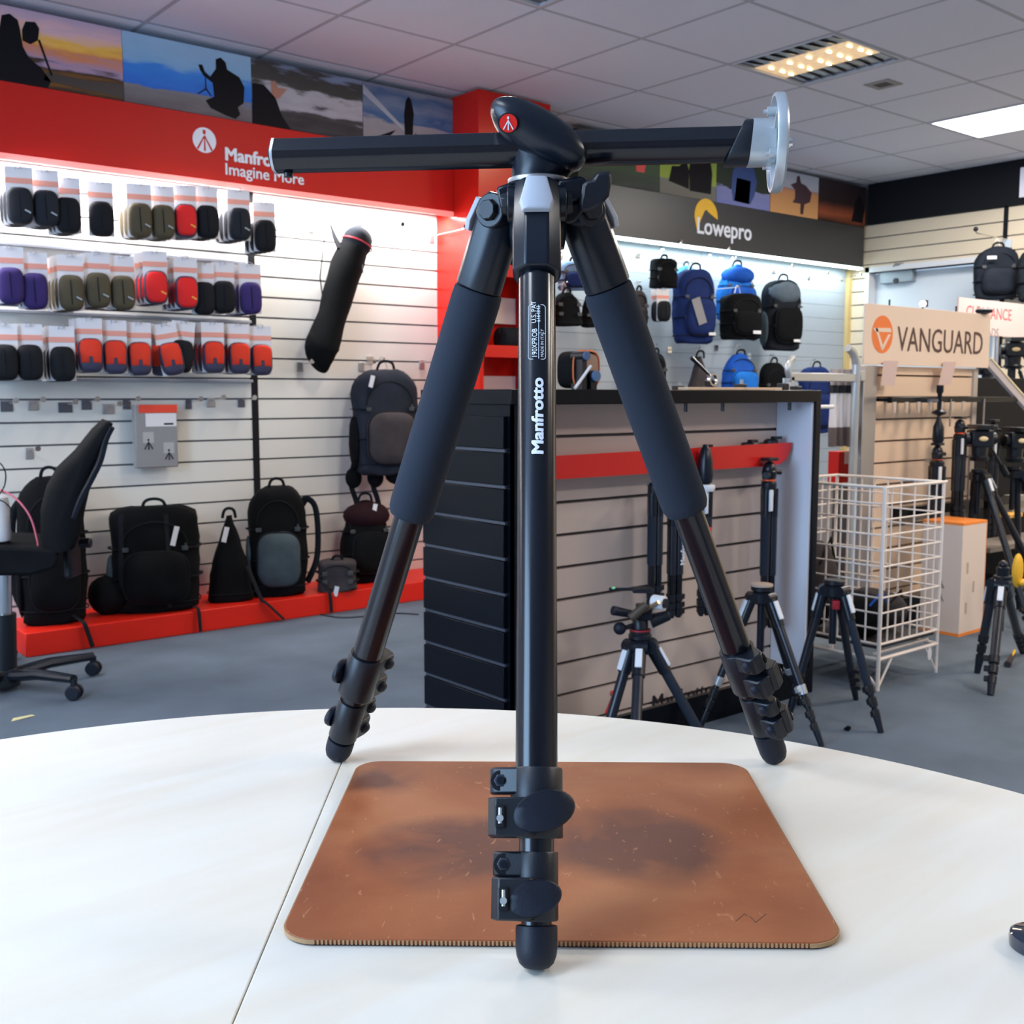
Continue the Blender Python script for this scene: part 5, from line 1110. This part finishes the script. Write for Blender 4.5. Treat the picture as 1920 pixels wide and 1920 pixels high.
for xq in (4.39, 5.2): G().box(xq, xq+.04, 2.728, YV-.002, 1.205, s0.z-.05).build('sign_bracket', steel, sg, True)
for px, py, rz, lb in ((1665, 700, 0, 'flat pinkish paper ticket taped under the sign at its left'), (1772, 700, .35, 'curled pinkish paper ticket taped under the sign near its middle')):
    c = U(px, py, Y=2.712); t = thing('paper_ticket', lb, 'ticket', tuple(c)); q = .055
    G().mesh([(-q, 0, -q), (q*.9, -.004, -q), (q*1.1+rz*.05, -.012, q), (-q*.8+rz*.06, -.004, q)], [(0, 1, 2, 3)]).build('paper', mat('pink paper', (.66, .50, .46), .6), t)
# silver crossbar frame
fr = thing('crossbar_frame', 'silver tubular frame with curled ends reaching left of the sign post', 'frame', (3.95, 2.74, 0))
z_ = U(1540, 708, Y=2.74).z; xa, xb = U(1478, 706, Y=2.74).x, U(1605, 700, Y=2.74).x
G().box(xa, xb, 2.73, 2.75, z_-.017, z_+.019).build('crossbar', silver, fr, True, bevel=.004)
G().tube([(xb, 2.74, 0), (xb, 2.74, .6), (xb, 2.74, z_+.0), (xb-.005, 2.74, z_+.07), (xb-.03, 2.74, z_+.11), (xb-.07, 2.74, z_+.13)], .018, n=12).build('upright', silver, fr, True)
G().tube([(xa+.01, 2.74, z_), (xa-.004, 2.74, z_+.03), (xa+.005, 2.74, z_+.06), (xa+.03, 2.74, z_+.08)], .014, n=10).build('curled_end', silver, fr, True)
G().obox((xb+.035, 2.74, z_+.01), (.04, .03, .05)).build('clamp_block', silver, fr, True, bevel=.006)
G().box(xa+.01, xa+.03, 2.73, 2.75, 0, z_).build('rear_upright', silver, fr, True)
# things hanging in the frame
for i, (px, cc) in enumerate(((1563, card_white), (1577, card_white), (1590, card_white))):
    c = U(px, 735, Y=2.80); t = thing('wrapped_stick', ('left', 'middle', 'right')[i]+' white wrapped monopod hanging below the silver crossbar', 'monopod', (c.x, 2.80, c.z-.24))
    G().lathe([(0, .010), (.02, .016), (.10, .017), (.22, .013), (.235, .014)], n=12).build('sleeve', cc, t)
    G().lathe([(0, .0165), (.08, .0185), (.085, .0185)], (0, 0, 0), n=12).build('grip', mat('brown grey wrap', (.12, .09, .09), .5), t)
    G().lathe([(.235, .018), (.27, .018)], n=12).build('collar', black_plastic, t)
    G().lathe([(.27, .015), (.34, .016)], n=12).build('carton_top', mat('pink grey wrap', (.45, .38, .37), .5), t)
c = U(1583, 866, Y=3.0); t = thing('red_box', 'small red carton below the white wrapped monopods', 'box', (c.x, 3.0, c.z-.1))
G().box(-.045, .045, 0, .06, 0, .15).build('carton', red_paint, t, bevel=.002); G().box(-.0, .045, -.001, .001, .09, .15).build('carton_label', MATS['pink paper'], t)
c = U(1583, 905, Y=3.0); sh_ = thing('side_shelf', 'low grey shelf behind the wire basket', 'shelf', (c.x, 3.05, 0)); G().box(c.x-.12, c.x+.12, 2.98, 3.12, 0, U(1583, 866, Y=3.0).z-.1).build('carcass', mat('grey carcass', (.30, .28, .28), .6), sh_, True, bevel=.003)
a, b = U(1530, 763, Y=2.6), U(1562, 763, Y=2.6)
t = thing('white_peg', 'short white peg arm sticking out beside the counter corner', 'peg', (XC1, 2.6, a.z)); G().cyl((XC1, 2.6, a.z), (b.x+.0, 2.6, a.z), .008, n=10).build('peg', white_pl, t, True)
# wire basket
BX0, BX1, BY0, BY1, BZ = 3.473, 3.878, 2.131, 2.60, .742
wb_ = thing('wire_basket', 'tall white wire dump basket standing between the counter and the sign stand', 'basket', ((BX0+BX1)/2, (BY0+BY1)/2, 0))
wirem = mat('white coated wire', (.80, .72, .66), .4)
def wires(name, pts_list, r_):
    for p, q in pts_list: G().cyl(p, q, r_, n=6).build(name, wirem, wb_, True)
zb = .17
H = [zb+.057*k for k in range(11)]
for z in H:
    rr = .0034 if z not in (H[0],) else .005
    wires('wire', [((BX0, BY0, z), (BX1, BY0, z)), ((BX0, BY0, z), (BX0, BY1, z)), ((BX1, BY0, z), (BX1, BY1, z)), ((BX0, BY1, z), (BX1, BY1, z))], rr)
wires('rim', [((BX0-.002, BY0, BZ), (BX1+.02, BY0, BZ)), ((BX0, BY0, BZ), (BX0, BY1, BZ)), ((BX1, BY0, BZ), (BX1, BY1, BZ)), ((BX0, BY1, BZ), (BX1, BY1, BZ))], .006)
for k in range(1, 8):
    y = BY0+(BY1-BY0)*k/8
    wires('wire', [((BX0, y, zb), (BX0, y, BZ)), ((BX1, y, zb), (BX1, y, BZ))], .0034)
for k in range(1, 8):
    x = BX0+(BX1-BX0)*k/8
    wires('wire', [((x, BY0, zb), (x, BY0, zb+.11)), ((x, BY1, zb), (x, BY1, BZ))], .0034)
for k in range(1, 8, 3):
    x = BX0+(BX1-BX0)*k/8; wires('wire', [((x, BY0, zb), (x, BY0, BZ))], .0028)
for x, y in ((BX0, BY0), (BX1, BY0), (BX0, BY1), (BX1, BY1)): wires('corner_post', [((x, y, 0), (x, y, BZ))], .0075 if (x, y) == (BX0, BY0) else .006)
wires('base_rail', [((BX0, BY0, .115), (BX1, BY0, .115)), ((BX0, BY0, .115), (BX0, BY1, .115)), ((BX1, BY0, .115), (BX1, BY1, .115)), ((BX0, BY1, .115), (BX1, BY1, .115)), ((BX0+.02, BY0+.03, .13), (BX1-.02, BY0+.03, .13))], .007)
wires('brace', [((BX0+.09, BY0, .115), (BX0+.004, BY0, .012)), ((BX1-.09, BY0, .115), (BX1-.004, BY0, .012)), ((BX0, BY0+.10, .115), (BX0, BY0+.004, .012))], .0045)
G().box(BX0+.01, BX1-.01, BY0+.01, BY1-.01, .150, .160).build('base_tray', mat('dark tray', (.03, .028, .03), .6), wb_, True)
t = thing('price_tag', 'oval white tag dangling under the wire basket', 'tag', (BX1-.06, BY0-.004, .05)); G().prism([(.014*math.cos(q), .026*math.sin(q)+.035) for q in [2*PI*k/16 for k in range(16)]], MY(0, 0, 0), 0, .0015).build('tag', card_white, t); G().cyl((0, 0, .06), (0, .004, .068), .001, n=5).build('string', card_white, t)
def bb_(name, label, cat, loc, r_, m, m2=None):
    t = thing(name, label, cat, loc); G().ell((0, 0, r_[2]), r_, n=18).wob(.014, 7).build('body', m, t, angle=70)
    G().tube([(-r_[0]*.6, -r_[1]*.6, r_[2]*1.5), (0, -r_[1]*.7, r_[2]*2.1), (r_[0]*.6, -r_[1]*.6, r_[2]*1.4)], .008, n=6, flat=.5).build('strap', m2 or web_k, t); return t
bb_('folded_bag', 'dark bag with blue strap lying at left bottom of the wire basket', 'bag', (3.60, 2.29, .162), (.095, .12, .085), fabric_k, royal)
bb_('folded_bag', 'brown-black soft bag at right bottom of the wire basket', 'bag', (3.78, 2.34, .162), (.07, .15, .075), brown)
bb_('folded_bag', 'dark brown rolled bag heaped at the back of the wire basket', 'bag', (3.60, 2.49, .162), (.09, .08, .17), brown, web_k)
# white and orange carton
bx, by = 4.53, 2.39
wc = thing('tall_carton', 'tall white carton with orange edges standing right of the wire basket', 'box', (bx+.105, by+.10, 0))
cm = mat('white printed carton', (.72, .62, .56), .5); om = mat('orange carton edge', (.90, .27, .04), .5)
G().box(bx, bx+.21, by, by+.19, .012, .50).build('carton', cm, wc, True, bevel=.001)
G().box(bx-.001, bx+.211, by-.001, by+.191, 0, .014).build('bottom_edge', om, wc, True); G().box(bx-.001, bx+.211, by-.001, by+.191, .498, .510).build('top_edge', om, wc, True)
G().box(bx+.209, bx+.2115, by-.0015, by+.003, .014, .498).build('side_edge', om, wc, True)
for k in range(3):
    G().box(bx+.045+.06*(k % 2), bx+.06+.06*(k % 2), by-.0015, by, .10+.09*k, .15+.09*k).build('printed_mark', mat('faint carton print', (.50, .38, .32), .5), wc, True)
for z in (.165, .225): tripod_mark(G(), frame((bx-.0005, by+.09, z), (0, -1, 0), (0, 0, 1)), .02, 0, .001).build('printed_mark', ink, wc, True)
# hook rail and tripods in front of the panel
zr = U(1800, 748, Y=2.66).z
rl = thing('hook_rail', 'long black horizontal rail with pale hooks under the orange logo sign', 'rail', (5.0, 2.66, zr))
xr0, xr1 = U(1670, 748, Y=2.66).x, U(1912, 748, Y=2.66).x
G().box(xr0, xr1, 2.655, 2.68, zr-.016, zr+.010).build('bar', black_paint, rl, True, bevel=.003)
for k in range(7):
    x = xr0+.02+.10*k; G().prism([(-.014, 0), (.014, 0), (.009, -.045), (-.009, -.045)], MY(x, 2.654, zr-.012), 0, .004).build('hook', mat('pale hook', (.55, .46, .40), .4), rl, True); G().box(x-.012, x+.012, 2.68, YV-.001, zr-.010, zr+.004).build('bracket', black_paint, rl, True)
def video_head(g_loc, label, s=1.0, rz=0):
    t = thing('video_head', label, 'tripod head', g_loc, rz)
    G().lathe([(0, .030*s), (.012*s, .034*s), (.02*s, .026*s), (.05*s, .028*s)], n=18).build('base', black_plastic, t)
    G().obox((0, 0, .078*s), (.075*s, .06*s, .06*s)).build('tilt_block', satin_black, t, bevel=.006*s)
    for q in (-1, 1): G().cyl((.037*s*q, 0, .078*s), (.054*s*q, 0, .078*s), .021*s, n=18).build('drag_knob', black_plastic, t, bevel=.002)
    G().obox((0, 0, .118*s), (.05*s, .11*s, .016*s)).build('sliding_plate', black_plastic, t, bevel=.002)
    G().ell((.0, -.032*s, .078*s), (.016*s, .006*s, .009*s)).build('badge', mat('pale gold badge', (.80, .62, .35), .4), t)
    G().cyl((.03*s, .0, .06*s), (.10*s, .05*s, -.02*s), .006*s, n=8).cyl((.10*s, .05*s, -.02*s), (.13*s, .07*s, -.055*s), .011*s, n=10).build('pan_bar', satin_black, t); return t
def F_(px, py, Y): return U(px, py, Y=Y)
c = F_(1757, 862, 2.60); t = folded('tall black folded tripod with stacked heads hanging over the right wire basket corner', c.x, 2.60, c.z, .50, .0185, 'ball', dx=.004, foamc=False, hook=2.655)
G().lathe([(.0, .012), (.03, .026), (.09, .024), (.12, .012), (.14, .008), (.15, .03), (.16, .032), (.17, .010), (.24, .010), (.25, .016), (.28, .016)], (c.x, 2.60, c.z+.06), n=16).build('long_head', satin_black, t, True)
G().box(c.x-.01, c.x+.01, 2.60, 2.66, zr-.012, zr-.0).build('rail_hook', steel, t, True)
def tri2(label, px, py, F, feet, r=.016, head='ball', **k):
    a = U(px, py, F=F); return small_tripod(label, tuple(a), feet, r=r, head=head, **k)
tri2('black tripod standing on the carpet at the right photo edge', 1880, 1085, 4.05, [tuple(U(1832, 1262, Z=0)), tuple(U(1857, 1304, Z=0)), tuple(U(1918, 1225, Z=0))], r=.017, levers=True, clamps=3, badge=False)
tri2('tall black tripod with a silver diagonal leg in the right hand cluster', 1835, 885, 5.1, [(4.90, 2.24, 0), (5.02, 2.64, 0), (5.30, 2.30, 0)], r=.016, head='none', levers=True, clamps=2, badge=False)
tri2('slim black tripod rising behind the others at the right edge', 1900, 880, 5.3, [(5.50, 2.10, 0), (5.36, 2.52, 0), (5.78, 2.40, 0)], r=.015, head='none', levers=False, clamps=2, badge=False)
a = U(1835, 870, F=5.1); video_head((a.x, a.y, a.z+.015), 'video head with pale gold badge on the tall right hand tripod', 1.35, -.7)
a = U(1902, 870, F=5.3); video_head((a.x, a.y, a.z+.010), 'video head with long bar at the right photo edge', 1.35, -.4)
# tall dark display behind the cluster
dk = thing('black_display_board', 'tall black display board behind the tripod cluster at right', 'display board', (5.7, 2.95, 0))
G().box(5.33, 6.35, 2.90, 2.96, .0, 1.16).build('board', black_matt, dk, True, bevel=.003)
G().box(5.33, 6.35, 2.86, 2.90, .0, .05).build('foot', black_matt, dk, True)
G().box(5.40, 6.3, 2.70, 2.90, .26, .285).build('shelf', mat('grey brown shelf', (.22, .19, .17), .5), dk, True)
for px, py, Y, w, h, cc, lb, nm in ((1905, 945, 2.85, .16, .10, (.30, .29, .26), 'grey green carton on the black display board', 'carton'), (1900, 966, 2.80, .14, .02, (.85, .45, .08), 'flat orange pack below the grey green carton', 'pack')):
    c = U(px, py, Y=Y); t = thing(nm, lb, 'box', (c.x, Y, c.z-h/2)); G().box(-w/2, w/2, -.02, .05, 0, h).build('carton', mat(lb[:9], cc, .5), t, bevel=.003); G().box(-w/2+.02, w/2-.02, -.0215, -.0195, h*.3, h*.7).build('printed_panel', mat('pack print', (.2, .18, .15), .5), t)
c = U(1908, 1070, F=4.6); t = thing('yellow_bag', 'yellow pouch showing between tripod legs at the right edge', 'pouch', (c.x, c.y, c.z-.07)); G().ell((0, 0, .07), (.035, .02, .075)).build('body', mat('yellow nylon', (.75, .42, .02), .5), t); G().ell((.01, -.02, .02), (.03, .014, .016)).build('flap', MATS['yellow nylon'], t)
c = U(1900, 1248, Z=0); t = thing('tripod_spike', 'brown and yellow foot lying on the carpet at the right edge', 'foot', (c.x, c.y, 0)); G().cyl((-.05, 0, .012), (.06, .03, .03), .014, .008, n=10).build('foot', brown, t); G().cyl((.0, .01, .024), (.09, .04, .04), .005, n=8).build('yellow_cord', MATS['yellow nylon'], t)
# slanting pale beam
a, b = U(1852, 680, Y=2.74), U(1935, 775, Y=2.62)
t = thing('sloping_bar', 'pale grey bar sloping down from the sign corner to the right edge', 'bar', tuple(a)); d_ = (b-a)
G().obox((a+b)/2, (.04, .02, d_.length), basis(d_, (1, 0, .9))).build('bar', mat('pale bar', (.50, .45, .45), .45), t, True, bevel=.002)
G().obox((a+b)/2+Vector((.012, -.004, .020)), (.008, .022, d_.length), basis(d_, (1, 0, .9))).build('yellow_edge', mat('cream edge', (.75, .62, .40), .5), t, True)
# clearance sign
YK = 3.25
k0, k1 = U(1798, 557, Y=YK), U(1860, 640, Y=YK)
cs_ = thing('clearance_sign', 'pinkish clearance notice with red lettering behind the orange logo sign', 'sign', (k0.x+.5, YK, k1.z))
G().box(k0.x, k0.x+1.0, YK, YK+.008, k0.z-.205, k0.z).build('board', mat('pink notice board', (.78, .62, .60), .5), cs_, True)
G().cyl((k0.x+.5, YK+.015, 0), (k0.x+.5, YK+.015, k0.z-.1), .012, n=8).build('pole', steel, cs_, True)
a = U(1811, 592, Y=YK-.001); tx = text('CLEARANCE', .098, MY(a.x, YK-.0005, a.z-.006), mat('red notice print', (.80, .12, .14), .5), 'lettering', cs_, off=0)
a = U(1808, 622, Y=YK-.001); text('TRIPODS & HEADS', .076, MY(a.x-.22, YK-.0005, a.z-.02), mat('grey notice print', (.30, .26, .27), .5), 'lettering', cs_)
# heads above the rail at the right
for px, py, F, lb in ((1850, 720, 5.3, 'black tripod head seen right below the clearance notice'), (1893, 690, 5.0, 'black tripod head with gold badge at right edge below the notice')):
    a = U(px, py, Y=3.5); q = video_head(tuple(a), lb, 1.2, -.5); G().cyl((0, 0, 0), (0, 0, -a.z+.0), .012, n=10).build('stand_pole', satin_black, q)
a = U(1903, 610, F=5.0)
# flat dark disc on the sign corner
c = U(1849, 578, Y=2.71); t = thing('rubber_disc', 'flat black disc on the top right corner of the orange logo sign', 'disc', (c.x, 2.72, s0.z+.003)); G().lathe([(0, .012), (.008, .038), (.020, .042), (.028, .03)], n=20).build('disc', rubber, t)
# light globe and little objects above the sign
c = U(1716, 563, Y=2.80); t = thing('lamp_head', 'small camera light glinting above the orange logo sign', 'lamp', (c.x, 2.76, s0.z+.003)); G().ell((0, 0, .028), (.016, .016, .016)).build('lens', mat('bright lens', (.9, .9, .95), .1, emit=(1, 1, 1), estr=1.5), t); G().obox((.018, 0, .03), (.022, .02, .03)).cyl((0, 0, -.02), (0, 0, .02), .006, n=8).build('body', black_plastic, t)
# backpacks on the right wall
def bag_x(name, label, l, r, t_, b, Xc, **k):
    pc = U((l+r)/2, (t_+b)/2, X=Xc); return bag(name, label, 'backpack', l, r, t_, b, pc.y, base=None, th=-12, dr=.45, **k)
bag_x('backpack', 'black backpack with grey trims hanging on the cream right wall', 1836, 1902, 464, 562, 7.28, body=bag_col((.012, .016, .026), 'ink'), hang=True, logo=(-.2, .78, 1.2))
bag_x('backpack', 'blue-black backpack cut off by the right photo edge, high on the cream wall', 1918, 1985, 462, 566, 7.28, body=fabric_g, hang=True, pocket=False)
c = U(1890, 455, X=7.5); t = thing('display_hook', 'hook with pale ticket above the black backpack on the right wall', 'hook', (7.5, c.y, c.z)); G().box(7.485, 7.497, c.y-.03, c.y+.03, c.z-.035, c.z+.02).build('ticket', mat('pale blue ticket', (.6, .68, .75), .5), t, True); G().tube([(7.49, c.y, c.z+.02), (7.1, c.y+.02, c.z+.03), (7.09, c.y+.02, c.z+.05)], .004, n=6).build('arm', chrome, t, True); G().ell((7.09, c.y+.02, c.z+.055), (.016, .016, .016)).build('end_stop', black_plastic, t, True)
for px, py, w, h, cc, lb in ((1741, 565, .10, .07, (.50, .52, .60), 'small framed notice on the hall wall'), (1791, 562, .09, .20, (.40, .42, .50), 'tall grey panel on the hall wall beside the door'), (1812, 530, .10, .09, (.85, .86, .88), 'white switch box on the hall wall')):
    c = U(px, py, X=8.9); t = thing('wall_notice', lb, 'notice', (9.59, c.y*9.59/8.9, 0)); c = U(px, py, X=9.58)
    t.location = (9.58, c.y, c.z); G().box(-.0, .018, -w/2, w/2, -h/2, h/2).build('panel', mat(lb[:12], cc, .5), t, bevel=.002)

# more folded tripods hung along the right part of the rail
for px, py, L_, hd, lb in ((1800, 800, .42, 'ball', 'slim folded tripod with ball head hanging from the right half of the hook rail'), (1862, 805, .50, 'ball', 'folded tripod with ball head hanging near the right end of the hook rail')):
    c = U(px, py, Y=2.60); t = folded(lb, c.x, 2.60, c.z-.03, L_, .016, hd, dx=.004, foamc=False)
    G().box(c.x-.003, c.x+.003, 2.648, 2.654, c.z+.0, zr-.0).build('rail_hook', steel, t, True)
for px, py, lb, s_, rz_ in ((1900, 672, 'large dark video head standing over the clearance notice', 1.45, -.9),):
    a = U(px, py+20, Y=3.09); q = video_head(tuple(a), lb, s_, rz_); G().cyl((0, 0, 0), (0, 0, -a.z), .014, n=10).build('stand_pole', satin_black, q)
